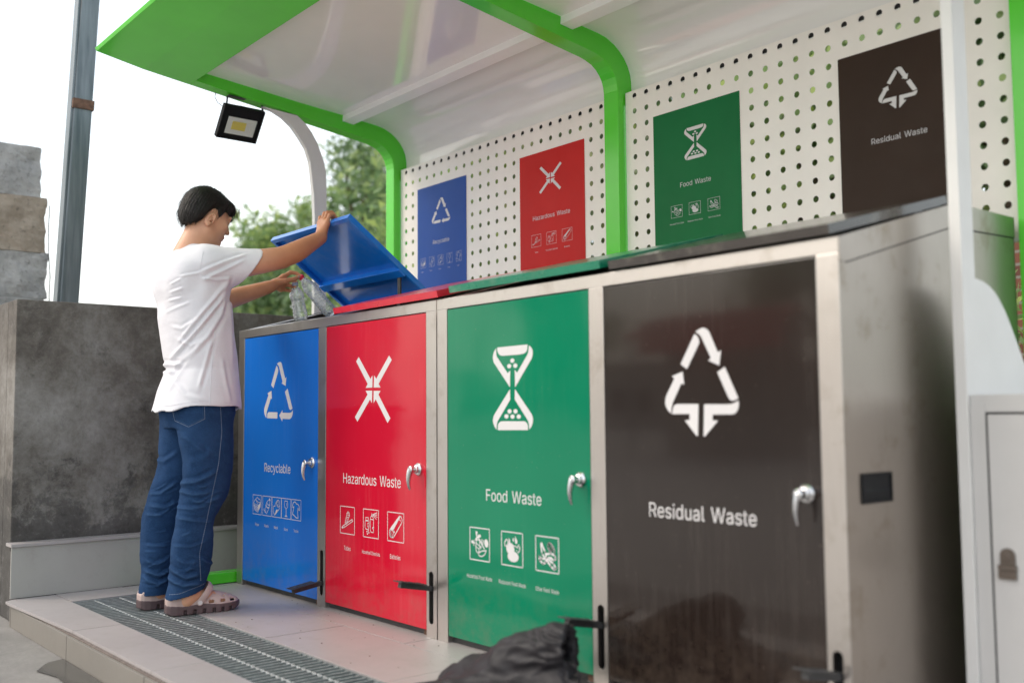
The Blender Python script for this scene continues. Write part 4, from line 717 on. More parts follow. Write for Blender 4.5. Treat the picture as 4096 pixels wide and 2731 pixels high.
def tree(label,x,y,h,crown_z,rad,n,leaf,mat,seed,blobs=None,group='trees behind the shelter'):
    rnd=random.Random(seed); t=thing('leafy_tree',label,'tree',(x,y,-.105),group)
    # blobs: crown clusters
    bl=[]
    for i in range(blobs or 14):
        th=rnd.uniform(0,2*math.pi); ph=math.asin(rnd.uniform(-.75,1)); k=rnd.uniform(.25,.85)
        bl.append((Vector((x+math.cos(th)*math.cos(ph)*rad[0]*k,y+math.sin(th)*math.cos(ph)*rad[0]*k,crown_z+math.sin(ph)*rad[1]*k)),rnd.uniform(.28,.48)*rad[0]))
    mb=MB(); tz=crown_z-rad[1]*.6
    base=Vector((x,y,-.11)); top=Vector((x+rnd.uniform(-.1,.1),y,tz)); mid=(base+top)/2+Vector((rnd.uniform(-.1,.1),rnd.uniform(-.1,.1),0))
    r0=.045*h*.5; mb.tube([base,mid,top],[r0,r0*.75,r0*.55],9); mb.build('trunk',M['bark'],t,smooth=True)
    mb=MB()
    for c,r in bl[:10]: 
        m_=(top+c)/2+Vector((0,0,-.1)); mb.tube([top-Vector((0,0,.1)),m_,c],[r0*.45,r0*.28,r0*.08],6)
    mb.build('branches',M['bark'],t,smooth=True)
    nr=np.random.default_rng(seed); V=[];F=[]
    per=n//len(bl); k=0
    allv=[]
    for c,r in bl:
        d=nr.normal(size=(per,3)); d/=np.linalg.norm(d,axis=1)[:,None]; rr=r*(nr.random(per)**.4)*(1+.25*nr.normal(size=per)*.6)
        p=np.array(c)+d*rr[:,None]
        a=nr.normal(size=(per,3)); a/=np.linalg.norm(a,axis=1)[:,None]; b=np.cross(a,d); b/=(np.linalg.norm(b,axis=1)[:,None]+1e-6)
        s=leaf*(.6+.8*nr.random(per))[:,None]
        q=np.stack([p-a*s,p+b*s*.42,p+a*s,p-b*s*.42],1); allv.append(q.reshape(-1,3))
    allv=np.concatenate(allv); nf=len(allv)//4
    me=bpy.data.meshes.new('crown'); me.from_pydata(allv.tolist(),[],np.arange(nf*4).reshape(-1,4).tolist()); me.update()
    link('crown',me,mat,t)
    return t
tree('leafy tree left of the white arched post, beyond the wall',-19.9,10.2,5,4.25,(1.25,1.5),3600,.08,M['leafB'],1,18)
tree('darker tree just behind the raised blue lid, left of the white post',-21.6,10.6,5,4.15,(1.1,1.2),2900,.08,M['leafA'],2,16)
tree('low bushy tree seen under the raised blue lid',-18.6,9.4,4,2.6,(1.7,1.0),5200,.09,M['leafA'],3,16)
tree('tall tree between the white arched post and the left green rib',-18.0,11.0,8,5.0,(1.5,2.1),4300,.085,M['leafA'],4,22)
tree('bright low tree behind the left green rib',-15.6,9.6,5,3.0,(1.4,1.4),3400,.085,M['leafB'],5,16)
k=0
for x,y,cz,r,mt,lb in ((-12.2,8.6,3.3,1.9,'leafA','dark tree behind the blue poster sheet'),(-10.2,7.8,2.9,1.6,'leafB','light green tree behind the sheet between blue and red posters'),(-8.6,8.3,3.6,1.9,'leafA','dark tree behind the red poster sheet'),(-6.9,7.2,3.0,1.6,'leafC','olive tree behind the middle green rib'),(-5.3,7.6,3.4,1.8,'leafA','dark tree behind the green poster sheet'),(-4.1,6.8,3.0,1.4,'leafB','light green tree behind the sheet left of the brown poster'),(-2.9,6.6,3.2,1.5,'leafA','dark tree behind the brown poster sheet')):
    k+=1; tree(lb,x,y,5,cz,(r,r*.95),4200,.10,M[mt],20+k,15,'trees seen through the perforated sheets')
def shrub(x,y,r,h,mat,seed,label):
    t=thing('shrub',label,'shrub',(x,y,-.1),'shrubs behind the bins'); nr=np.random.default_rng(seed); n=1500
    d=nr.normal(size=(n,3)); d/=np.linalg.norm(d,axis=1)[:,None]; d[:,2]=abs(d[:,2]); p=np.array([x,y,-.1])+d*np.array([r,r,h])*(nr.random(n)**.4)[:,None]
    a=nr.normal(size=(n,3)); a/=np.linalg.norm(a,axis=1)[:,None]; b=np.cross(a,d); s=.035*(.6+nr.random(n))[:,None]
    q=np.stack([p-a*s,p+b*s*.4,p+a*s,p-b*s*.4],1).reshape(-1,3); me=bpy.data.meshes.new('leaves'); me.from_pydata(q.tolist(),[],np.arange(n*4).reshape(-1,4).tolist()); link('leaves',me,mat,t)
    m_=MB()
    for i in range(6): m_.tube([(x,y,-.1),(x+r*.5*math.cos(i),y+r*.5*math.sin(i),h*.5)],[.012,.004],5)
    m_.build('stems',M['bark'],t)
shrub(-1.98,4.5,.5,1.75,M['leafB'],51,'low green shrub seen in the gap beside the right green rib')
shrub(-2.6,4.9,.5,1.1,M['leafA'],52,'dark shrub behind the sheet under the brown poster')
def brick_mat():
    m,nt,bs=newmat('red_brick'); tc=nt.nodes.new('ShaderNodeTexCoord'); mp=nt.nodes.new('ShaderNodeMapping'); mp.inputs['Rotation'].default_value=(R_(90),0,0); nt.links.new(tc.outputs['Object'],mp.inputs[0])
    b=nt.nodes.new('ShaderNodeTexBrick'); b.inputs['Scale'].default_value=1; b.inputs['Brick Width'].default_value=.23; b.inputs['Row Height'].default_value=.07; b.inputs['Mortar Size'].default_value=.008
    b.inputs['Color1'].default_value=(.20,.075,.045,1); b.inputs['Color2'].default_value=(.12,.05,.035,1); b.inputs['Mortar'].default_value=(.22,.20,.17,1); nt.links.new(mp.outputs[0],b.inputs[0]); nt.links.new(b.outputs[0],bs.inputs['Base Color']); bs.inputs['Roughness'].default_value=.9; return m
o=MB().box(-5.5,-1.2,5.6,5.8,-.105,1.72).build('brick_wall',brick_mat(),loc=(-3.3,5.7,-.105)); tag(o,'low red brick garden wall glimpsed in the gap at the right end of the bins','wall')
# ================================================================ street side behind the camera (seen as reflections)
M['plaster']=paint('pale_plaster',(.45,.42,.38),.85,var=.1,nscale=1,dust=.2); M['glass_d']=paint('dark_window',(.03,.035,.04),.08)
def house(x0,x1,y0,y1,h,label,mat):
    t=thing('town_house',label,'building',((x0+x1)/2,y1,-.105),'buildings across the street')
    MB().box(x0,x1,y0,y1,-.105,h).build('wall',mat,t); MB().box(x0-.2,x1+.2,y0-.2,y1+.2,h+.001,h+.25).build('roof',M['riser'],t)
    n=int((x1-x0)/2.2)
    for f_ in range(int(h//3)):
        for i in range(n):
            xa=x0+1+i*2.2; MB().box(xa,xa+1.1,y1+.002,y1+.03,1+f_*3-.1,2.4+f_*3-.1).build('window',M['glass_d'],t)
house(-60,-34,-48,-40,3.6,'pale two storey building across the street, on the left',M['plaster'])
house(-26,-6,-44,-36,3.4,'low pale building across the street, in the middle',paint('tan_plaster',(.36,.30,.24),.85))
M['redcanvas']=paint('red_canvas',(.55,.02,.03),.7)
aw=thing('red_awning','small red awning on two posts standing across the street','awning',(-13.4,-11.6,1.9))
MB().prism_x([(-12.9,2.95),(-11.6,2.45),(-11.6,2.36),(-12.9,2.85)],-15.2,-11.6).build('canopy',M['redcanvas'],aw)
MB().prism_x([(-11.6,2.35),(-11.56,2.35),(-11.5,2.02),(-11.53,2.02)],-14.7,-11.1).build('valance',M['redcanvas'],aw); MB().box(-14.7,-11.1,-11.66,-11.61,2.36,2.74).build('fascia_board',M['redcanvas'],aw)
for xx in (-15.1,-11.7): MB().box(xx-.03,xx+.03,-11.75,-11.69,-.105,2.4).build('post',M['galv'],aw)
MB().box(-15.2,-11.6,-12.96,-12.91,-.105,2.8).build('back_wall',M['plaster'],aw)
tree('street tree across the road in front of the pale building',-30,-24,7,3.6,(2.6,2.2),3500,.13,M['leafA'],61,14,'street trees across the road')

tree('tall unseen street tree added across the road for dark reflections, left of the red awning',-24,-16,8,5.2,(2.6,2.6),2600,.16,M['leafA'],62,12,'street trees across the road')  # this tree and the next are added to reflect as dark blotches in the doors
tree('round unseen street tree added across the road for dark reflections, behind the red awning',-17,-22,7,4.4,(2.8,2.2),2600,.16,M['leafA'],63,12,'street trees across the road')
# ================================================================ SDF sculpting (numpy) for the person, bag and shoes
def surfnet(F,xs,ys,zs):
    s=F<0
    A=np.zeros(tuple(d-1 for d in F.shape),np.int8)
    for i in (0,1):
        for j in (0,1):
            for k in (0,1): A+=s[i:i+A.shape[0],j:j+A.shape[1],k:k+A.shape[2]]
    I,J,K=np.nonzero((A>0)&(A<8)); n=len(I); idx=-np.ones(A.shape,np.int32); idx[I,J,K]=np.arange(n)
    cs=[(i,j,k) for i in (0,1) for j in (0,1) for k in (0,1)]
    v={c:F[I+c[0],J+c[1],K+c[2]] for c in cs}
    P=np.zeros((n,3)); C_=np.zeros(n)
    for a in cs:
        for d in range(3):
            if a[d]==0:
                b=list(a); b[d]=1; b=tuple(b); va,vb=v[a],v[b]; m=(va<0)!=(vb<0)
                t=np.where(m,va/np.where(m,va-vb,1),0)
                q=np.tile(np.array(a,float),(n,1)); q[:,d]+=t; P+=q*m[:,None]; C_+=m
    P/=C_[:,None]; P+=np.stack([I,J,K],1)
    V=np.stack([np.interp(P[:,0],np.arange(len(xs)),xs),np.interp(P[:,1],np.arange(len(ys)),ys),np.interp(P[:,2],np.arange(len(zs)),zs)],1)
    Q=[]
    def add(e,offs,flip):
        i,j,k=np.nonzero(e[0]); sg=e[1][i,j,k]
        base=np.stack([i,j,k],1)+np.array(offs[0]); ids=[idx[tuple((base+np.array(o)).T)] for o in offs[1]]
        q=np.stack(ids,1); fl=sg^flip; q[fl]=q[fl][:,::-1]; Q.append(q[(q>=0).all(1)])
    a=s[:-1,1:-1,1:-1]; b=s[1:,1:-1,1:-1]; add((a!=b,a),((0,1,1),((0,-1,-1),(0,0,-1),(0,0,0),(0,-1,0))),True)
    a=s[1:-1,:-1,1:-1]; b=s[1:-1,1:,1:-1]; add((a!=b,a),((1,0,1),((-1,0,-1),(0,0,-1),(0,0,0),(-1,0,0))),False)
    a=s[1:-1,1:-1,:-1]; b=s[1:-1,1:-1,1:]; add((a!=b,a),((1,1,0),((-1,-1,0),(0,-1,0),(0,0,0),(-1,0,0))),True)
    return V,np.concatenate(Q)
class Field:
    def __init__(s,xs,ys,zs):
        s.x,s.y,s.z=[np.asarray(a,np.float32) for a in (xs,ys,zs)]; s.F=np.full((len(xs),len(ys),len(zs)),.5,np.float32)
    def sub(s,lo,hi):
        sl=[]
        for a,l,h in zip((s.x,s.y,s.z),lo,hi): sl.append(slice(max(0,np.searchsorted(a,l)-1),min(len(a),np.searchsorted(a,h)+1)))
        X,Y,Z=np.meshgrid(s.x[sl[0]],s.y[sl[1]],s.z[sl[2]],indexing='ij',sparse=True); return tuple(sl),X,Y,Z
    def un(s,sl,d,k):
        f=s.F[sl]; h=np.maximum(k-np.abs(f-d),0)/max(k,1e-6); s.F[sl]=np.minimum(f,d)-h*h*k*.25
    def cut(s,sl,d,k=0):     # subtract solid d
        f=s.F[sl]; h=np.maximum(k-np.abs(f+d),0)/max(k,1e-6) if k else 0; s.F[sl]=np.maximum(f,-d)+(h*h*k*.25 if k else 0)
    def cap(s,a,b,ra,rb,k=.01,cut=False,flat=None):
        a=np.array(a,float); b=np.array(b,float); m=max(ra,rb)+k+.02
        sl,X,Y,Z=s.sub(np.minimum(a,b)-m,np.maximum(a,b)+m); d=b-a; L=max(d@d,1e-9)
        t=np.clip(((X-a[0])*d[0]+(Y-a[1])*d[1]+(Z-a[2])*d[2])/L,0,1)
        q=np.sqrt((X-a[0]-t*d[0])**2+(Y-a[1]-t*d[1])**2+(Z-a[2]-t*d[2])**2)-(ra+(rb-ra)*t)
        (s.cut if cut else s.un)(sl,q,k)
    def ell(s,c,r,R=None,k=.01,cut=False):
        c=np.array(c,float); r=np.array(r,float); m=max(r)+k+.02; sl,X,Y,Z=s.sub(c-m,c+m); dx,dy,dz=X-c[0],Y-c[1],Z-c[2]
        if R is None: u=(dx,dy,dz)
        else: u=[R[i][0]*dx+R[i][1]*dy+R[i][2]*dz for i in range(3)]   # rows of R: local axes
        k0=np.sqrt((u[0]/r[0])**2+(u[1]/r[1])**2+(u[2]/r[2])**2); k1=np.sqrt((u[0]/r[0]**2)**2+(u[1]/r[1]**2)**2+(u[2]/r[2]**2)**2)+1e-6
        (s.cut if cut else s.un)(sl,k0*(k0-1)/k1,k)
    def loft(s,T,k=.01,cut=False,zlo=None,zhi=None,pw=2.0):
        # T rows: z,cx,cy,ax,ay
        T=np.array(sorted(T)); z0,z1=T[0,0],T[-1,0]; zlo=z0 if zlo is None else zlo; zhi=z1 if zhi is None else zhi
        m=T[:,3:].max()+k+.03; sl,X,Y,Z=s.sub((T[:,1].min()-m,T[:,2].min()-m,zlo-.03),(T[:,1].max()+m,T[:,2].max()+m,zhi+.03))
        g=[np.interp(Z,T[:,0],T[:,i]) for i in range(1,5)]
        q=((np.abs(X-g[0])/g[2])**pw+(np.abs(Y-g[1])/g[3])**pw)**(1/pw); d=(q-1)*np.minimum(g[2],g[3])
        d=np.maximum(d,np.maximum(zlo-Z,Z-zhi)); (s.cut if cut else s.un)(sl,d,k)
    def half(s,n,c,lo,hi,keep_neg=True):
        # intersect with half space n.(p-c)<0 inside a box only
        n=np.array(n,float); n/=np.linalg.norm(n); sl,X,Y,Z=s.sub(lo,hi); d=(X-c[0])*n[0]+(Y-c[1])*n[1]+(Z-c[2])*n[2]; s.F[sl]=np.maximum(s.F[sl],d)
    def mesh(s): return surfnet(s.F,s.x,s.y,s.z)
def lap(V,Q,it=2,lam=.5):
    n=len(V); e=np.concatenate([Q[:,[0,1]],Q[:,[1,2]],Q[:,[2,3]],Q[:,[3,0]]]); e=np.concatenate([e,e[:,::-1]]); deg=np.bincount(e[:,0],minlength=n)[:,None]+1e-9
    for _ in range(it):
        A=np.stack([np.bincount(e[:,0],V[e[:,1],i],minlength=n) for i in range(3)],1)/deg; V=V+(A-V)*lam
    return V
def vnorm(V,Q):
    fn=np.cross(V[Q[:,2]]-V[Q[:,0]],V[Q[:,3]]-V[Q[:,1]]); n=np.stack([sum(np.bincount(Q[:,j],fn[:,i],minlength=len(V)) for j in range(4)) for i in range(3)],1)
    return n/(np.linalg.norm(n,axis=1)[:,None]+1e-12)
def islands(V,Q,minv=60):
    n=len(V); l=np.arange(n)
    while True:
        m=l[Q].min(1); o=l.copy()
        for j in range(4): np.minimum.at(l,Q[:,j],m)
        l=l[l]
        if (o==l).all(): break
    c=np.bincount(l,minlength=n); keep=c[l]>=minv; r=np.cumsum(keep)-1; Q=Q[keep[Q].all(1)]; return V[keep],r[Q]
def np_mesh(name,V,Q,mat,parent):
    me=bpy.data.meshes.new(name); me.vertices.add(len(V)); me.vertices.foreach_set('co',np.asarray(V,np.float32).ravel())
    me.loops.add(len(Q)*4); me.loops.foreach_set('vertex_index',np.asarray(Q,np.int32).ravel()); me.polygons.add(len(Q)); me.polygons.foreach_set('loop_start',np.arange(len(Q),dtype=np.int32)*4)
    try: me.polygons.foreach_set('loop_total',np.full(len(Q),4,np.int32))
    except Exception: pass
    me.update(calc_edges=True); me.validate(); return link(name,me,mat,parent,True)
def fold(V,Nn,lines,mask,kx,x0,ka=1,kw=1):
    # ridges on the near side: y,z polylines given in the plane x=x0, sheared by kx
    yy=V[:,1]-kx*(x0-V[:,0]) if kx else V[:,1]; P=np.stack([yy,V[:,2]],1); D=np.zeros(len(V))
    for pts,amp,wd in lines:
        amp*=ka; wd*=kw
        best=np.full(len(V),9.); side=np.zeros(len(V)); tt=np.zeros(len(V)); L=len(pts)-1
        for i in range(L):
            a=np.array(pts[i]); b=np.array(pts[i+1]); d=b-a; l2=d@d; t=np.clip(((P-a)@d)/l2,0,1); q=P-a-t[:,None]*d; r=np.linalg.norm(q,axis=1); sg=(d[0]*q[:,1]-d[1]*q[:,0])/l2**.5
            m=r<best; best=np.where(m,r,best); side=np.where(m,sg,side); tt=np.where(m,(i+t)/L,tt)
        env=np.clip(np.minimum(tt,1-tt)*6+.25,0,1)
        D+=amp*env*(np.exp(-(best/wd)**2)-.6*np.exp(-((side-1.6*wd)/wd)**2)*np.exp(-(np.maximum(best-2.2*wd,0)/wd)**2)*(side>0))
    return V+Nn*(D*mask)[:,None]
rng=lambda a,b,s: np.arange(a,b+s*.5,s)
# ---------------------------------------------------------------- person materials
def skin_mat():
    m,nt,bs=newmat('skin'); v=mapped(nt); a=noise_n(nt,v,9,4); b=noise_n(nt,v,60,4)
    cc=ramp(nt,a,[(.3,(.57,.29,.18)),(.7,(.68,.375,.24))]); cc=mixc(nt,ramp(nt,b,[(.55,(0,0,0)),(.8,(.3,.3,.3))]),cc,(.56,.25,.17))
    # forearm and hands are more tanned
    tc=nt.nodes.new('ShaderNodeTexCoord'); sx=nt.nodes.new('ShaderNodeSeparateXYZ'); nt.links.new(tc.outputs['Object'],sx.inputs[0])
    mr=nt.nodes.new('ShaderNodeMapRange'); mr.inputs[1].default_value=.12; mr.inputs[2].default_value=.30; nt.links.new(sx.outputs['Y'],mr.inputs[0])
    cc=mixc(nt,mr.outputs[0],cc,mixc(nt,1.0,cc,(.84,.70,.58),'MULTIPLY'))
    nt.links.new(cc,bs.inputs['Base Color']); bs.inputs['Roughness'].default_value=.48; bs.inputs['Subsurface Weight'].default_value=.12; bs.inputs['Subsurface Radius'].default_value=(.012,.005,.003); bs.inputs['Subsurface Scale'].default_value=.6
    bump(nt,bs,b,.12,.002); return m
M['skin']=skin_mat()
def shirt_mat():
    m,nt,bs=newmat('white_cotton'); v=mapped(nt); a=noise_n(nt,v,14,5,.6); b=noise_n(nt,v,420,2)
    nt.links.new(ramp(nt,a,[(.3,(.68,.67,.71)),(.7,(.73,.72,.755))]),bs.inputs['Base Color']); bs.inputs['Roughness'].default_value=.9; bs.inputs['Sheen Weight'].default_value=.15
    b1=bump(nt,bs,b,.12,.001); b2=nt.nodes.new('ShaderNodeBump'); b2.inputs['Strength'].default_value=.22; b2.inputs['Distance'].default_value=.012; nt.links.new(noise_n(nt,mapped(nt,(9,9,22)),1,3),b2.inputs['Height']); nt.links.new(b1.outputs[0],b2.inputs['Normal']); nt.links.new(b2.outputs[0],bs.inputs['Normal']); return m
M['shirt']=shirt_mat()
def denim_mat():
    m,nt,bs=newmat('blue_denim'); v=mapped(nt); a=noise_n(nt,v,8,5,.6); b=noise_n(nt,mapped(nt,(170,170,420)),1,3); c=noise_n(nt,mapped(nt,(26,26,40)),1,6,.7)
    cc=ramp(nt,a,[(.3,(.008,.026,.072)),(.7,(.022,.056,.135))]); cc=mixc(nt,ramp(nt,b,[(.45,(0,0,0)),(.75,(.5,.5,.5))]),cc,(.028,.085,.20)); cc=mixc(nt,ramp(nt,c,[(.55,(0,0,0)),(.8,(.25,.25,.25))]),cc,(.045,.105,.20))
    g=nt.nodes.new('ShaderNodeNewGeometry'); cc=mixc(nt,ramp(nt,g.outputs['Pointiness'],[(.51,(0,0,0)),(.58,(.35,.35,.35))]),cc,(.07,.145,.27))
    nt.links.new(cc,bs.inputs['Base Color']); bs.inputs['Roughness'].default_value=.9; bs.inputs['Specular IOR Level'].default_value=.12; bump(nt,bs,b,.25,.001); return m
M['denim']=denim_mat(); M['thread']=paint('pale_thread',(.30,.36,.46),.8,var=.2,nscale=200)
M['hair']=paint('black_hair',(.011,.008,.007),.5,var=.5,nscale=40,bumpn=.8,bscale=120,spec=.35)
M['clog']=paint('beige_clog_foam',(.47,.36,.335),.5,var=.05,nscale=20,bumpn=.1,bscale=260); M['sole']=paint('brown_clog_sole',(.095,.062,.066),.55,var=.12,nscale=20)
M['nail']=paint('fingernail',(.55,.34,.28),.3)
PX,PY=-4.11,1.70
MAN=thing('person','man in a white t-shirt and blue jeans dropping bottles into the open blue bin','person',(PX,PY,0))
# ---------------------------------------------------------------- body
th_=R_(25); hc=np.array([-4.118,1.738,1.652])
hr=np.array([1,0.0,0]); hf=np.array([0,math.cos(th_),-math.sin(th_)]); hu=np.array([0,math.sin(th_),math.cos(th_)])
yaw=R_(7); cyw,syw=math.cos(yaw),math.sin(yaw); rz=np.array([[cyw,-syw,0],[syw,cyw,0],[0,0,1]]); hr,hf,hu=rz@hr,rz@hf,rz@hu
HR=np.array([hr,hf,hu]); H=lambda r,f,u: hc+hr*r+hf*f+hu*u
xs=np.concatenate([rng(-4.46,-4.262,.004),rng(-4.258,-3.83,.0027)]); ys=np.concatenate([rng(1.46,1.586,.006),rng(1.59,2.33,.0027)])
zs=np.concatenate([rng(.0,.10,.006),rng(.11,1.27,.014),rng(1.28,1.78,.0027)])
B=Field(xs,ys,zs)
# head
B.ell(H(0,-.004,.004),(.076,.097,.092),HR,.02); B.ell(H(0,.042,-.052),(.060,.066,.070),HR,.03); B.ell(H(0,.085,-.100),(.026,.024,.020),HR,.025)
for s in (-1,1):
    B.cap(H(s*.054,.012,-.082),H(s*.018,.084,-.104),.016,.013,.02); B.ell(H(s*.040,.070,-.030),(.024,.022,.022),HR,.018)
    B.ell(H(s*.032,.095,.004),(.016,.012,.009),HR,.010,cut=True); B.ell(H(s*.031,.086,.003),(.013,.011,.010),HR,.004)
    B.cap(H(s*.012,.097,.020),H(s*.046,.084,.020),.008,.007,.010)
    # ear
    E_=np.array([hr,hf*math.cos(-.25)+hu*math.sin(-.25),-hf*math.sin(-.25)+hu*math.cos(-.25)])
    E2=np.array([E_[0]*.93*1-E_[1]*.36*s,E_[1]*.93+E_[0]*.36*s,E_[2]]); E2/=np.linalg.norm(E2,axis=1)[:,None]
    ec=H(s*.077,-.010,-.047); B.ell(ec,(.0085,.0195,.0345),E2,.003); B.ell(ec+hr*s*.0095+hf*.003+hu*.005,(.0075,.0115,.022),E2,.001,cut=True); B.ell(ec+hr*s*.006+hf*.006-hu*.008,(.008,.006,.009),E2,.001,cut=True); B.ell(ec+hr*s*.004-hf*.001-hu*.003,(.004,.005,.012),E2,.002); B.ell(ec+hr*s*.002-hu*.026,(.006,.009,.011),E2,.004)
B.cap(H(0,.096,.012),H(0,.121,-.026),.0065,.0095,.008); B.ell(H(.009,.112,-.031),(.008,.009,.007),HR,.005); B.ell(H(-.009,.112,-.031),(.008,.009,.007),HR,.005)
B.ell(H(0,.106,-.060),(.021,.010,.006),HR,.005); B.ell(H(0,.104,-.071),(.019,.010,.006),HR,.005); B.cap(H(-.016,.114,-.0655),H(.016,.114,-.0655),.0014,.0014,.003,cut=True)
# neck and hidden torso
B.cap((-4.115,1.715,1.565),(-4.112,1.672,1.44),.057,.062,.03); B.cap((-4.115,1.69,1.56),(-4.112,1.645,1.46),.045,.055,.03); B.cap((-3.99,1.69,1.41),(-4.24,1.66,1.41),.05,.05,.04)
B.loft([(.78,PX,1.70,.14,.10),(.95,PX,1.70,.13,.09),(1.2,PX,1.68,.15,.10),(1.38,PX,1.67,.15,.095),(1.43,PX,1.67,.10,.07)],.03)
for fx,fy,hx in ((-3.99,1.635,-4.02),(-4.20,1.595,-4.20)):
    B.cap((hx,1.70,.84),(fx,1.68,.46),.060,.042,.03); B.cap((fx,1.68,.46),(fx,fy,.09),.040,.034,.02); B.cap((fx,fy,.10),(fx,fy-.015,.055),.036,.034,.01); B.cap((fx,fy,.075),(fx+.01,fy+.13,.045),.034,.026,.02)
# arms
def chain(pts,k=.012):
    P=[np.array(p) for p in pts]; P=[2*P[0]-P[1]]+P+[2*P[-1]-P[-2]]; o=[]
    for i in range(1,len(P)-2):
        for j in range(5):
            t=j/5; o.append(.5*((2*P[i])+(P[i+1]-P[i-1])*t+(2*P[i-1]-5*P[i]+4*P[i+1]-P[i+2])*t*t+(3*P[i]-P[i-1]-3*P[i+1]+P[i+2])*t**3))
    o.append(P[-2])
    for a,b in zip(o,o[1:]): B.cap(a[:3],b[:3],a[3],b[3],k)
chain([(-3.975,1.70,1.402,.056),(-3.935,1.80,1.414,.052),(-3.912,1.90,1.436,.047),(-3.902,1.975,1.456,.0415),(-3.905,2.045,1.487,.0410),(-3.925,2.118,1.529,.0335),(-3.946,2.190,1.570,.0255)])
B.ell((-3.893,1.975,1.430),(.018,.024,.015),None,.02)
chain([(-4.255,1.67,1.405,.056),(-4.29,1.76,1.335,.049),(-4.288,1.85,1.288,.041),(-4.265,1.93,1.316,.0385),(-4.235,2.01,1.345,.031),(-4.205,2.082,1.372,.0245)])
# right hand over the lid edge
def rc(a,b,r1,r2,k=.006): B.cap(a,b,r1,r2,k)
rc((-3.947,2.190,1.572),(-3.960,2.205,1.612),.024,.022,.015)
for x,zk,rr in ((-3.996,1.646,.0155),(-3.974,1.651,.016),(-3.952,1.648,.0155),(-3.932,1.638,.0145)): rc((-3.955+(x+3.96)*.4,2.198,1.590),(x,2.214,zk),.0155,rr,.012)
RF=[[(-4.000,2.214,1.648),(-4.010,2.222,1.674),(-4.012,2.243,1.680),(-4.014,2.262,1.664)],
    [(-3.976,2.214,1.655),(-3.978,2.226,1.688),(-3.979,2.250,1.692),(-3.981,2.270,1.672)],
    [(-3.953,2.214,1.653),(-3.953,2.226,1.688),(-3.955,2.250,1.692),(-3.957,2.270,1.671)],
    [(-3.930,2.212,1.642),(-3.928,2.224,1.674),(-3.931,2.246,1.680),(-3.934,2.262,1.665)]]
for q,(a,b,c_) in zip(RF,((.0095,.0088,.0075),(.0098,.009,.0076),(.0094,.0086,.0074),(.0086,.0078,.0066))):
    rc(q[0],q[1],a*1.12,a,.0035); rc(q[1],q[2],a,b,.003); rc(q[2],q[3],b,c_,.003)
rc((-3.972,2.200,1.592),(-3.996,2.222,1.600),.015,.0125,.012); rc((-3.996,2.222,1.600),(-4.012,2.242,1.612),.0115,.010,.004); rc((-4.012,2.242,1.612),(-4.018,2.256,1.622),.010,.008,.003)
# left hand pinching the bottle necks
rc((-4.207,2.080,1.373),(-4.212,2.115,1.388),.023,.022,.012)
LK=[(-4.222,2.152,1.424),(-4.226,2.153,1.404),(-4.226,2.148,1.383),(-4.222,2.138,1.364)]
for p,r in zip(LK,(.0145,.0145,.014,.0125)): rc((-4.212,2.105,1.385),p,.018,r,.012)
LF=[[LK[0],(-4.221,2.186,1.447),(-4.210,2.210,1.444),(-4.196,2.224,1.432)],
    [LK[1],(-4.231,2.187,1.414),(-4.216,2.206,1.406),(-4.194,2.205,1.398)],
    [LK[2],(-4.231,2.181,1.388),(-4.214,2.198,1.380),(-4.190,2.193,1.378)],
    [LK[3],(-4.226,2.166,1.364),(-4.208,2.178,1.360),(-4.188,2.170,1.362)]]
for q,(a,b,c_) in zip(LF,((.0094,.0084,.0072),(.0096,.0086,.0074),(.0092,.0084,.0072),(.0082,.0075,.0064))):
    rc(q[0],q[1],a*1.15,a,.004); rc(q[1],q[2],a,b,.003); rc(q[2],q[3],b,c_,.003)
rc((-4.200,2.100,1.388),(-4.180,2.140,1.398),.0155,.0135,.010); rc((-4.180,2.140,1.398),(-4.176,2.178,1.408),.0125,.0108,.004); rc((-4.176,2.178,1.408),(-4.181,2.210,1.424),.0108,.0085,.003)
V,Q=B.mesh(); V,Q=islands(V,Q,400); V=lap(V,Q,2,.4)
body=np_mesh('body',V,Q,M['skin'],MAN); del B
# nails
mb=MB()
mb.lathe((-4.1732,2.203,1.4225),(.93,.1,.35),[(.0062,-.0012),(.0058,.0012),(.003,.0022)],12); mb.build('thumbnail',M['nail'],MAN,smooth=True)
# brow and lashes
P_=lambda *a: tuple(H(*a))
for s in (1,-1): MB().tube([P_(s*.014,.107,.021),P_(s*.030,.101,.026),P_(s*.047,.090,.020)],[.0035,.0042,.0018],8,flat=(1,.6)).build('eyebrow',M['hair'],MAN,smooth=True)
for s in (1,-1): MB().tube([P_(s*.018,.098,.000),P_(s*.030,.099,-.003),P_(s*.043,.090,-.001)],[.0012,.0018,.0012],6).build('eyelashes',M['hair'],MAN,smooth=True)
# ---------------------------------------------------------------- hair
G_=Field(rng(-4.25,-3.98,.0035),rng(1.55,1.90,.0035),rng(1.50,1.80,.0035))
X,Y,Z=np.meshgrid(G_.x,G_.y,G_.z,indexing='ij',sparse=True)
dx,dy,dz=X-hc[0],Y-hc[1],Z-hc[2]; r_=hr[0]*dx+hr[1]*dy+hr[2]*dz; f_=hf[0]*dx+hf[1]*dy+hf[2]*dz; u_=hu[0]*dx+hu[1]*dy+hu[2]*dz
def elf(c,rad):
    a=((r_-c[0])/rad[0],(f_-c[1])/rad[1],(u_-c[2])/rad[2]); k0=np.sqrt(a[0]**2+a[1]**2+a[2]**2); k1=np.sqrt((a[0]/rad[0])**2+(a[1]/rad[1])**2+(a[2]/rad[2])**2)+1e-6; return k0*(k0-1)/k1
d=elf((0,-.010,.009),(.0855,.108,.1015)); d2=elf((0,-.045,-.045),(.070,.063,.075)); h=np.maximum(.03-abs(d-d2),0)/.03; d=np.minimum(d,d2)-h*h*.03*.25
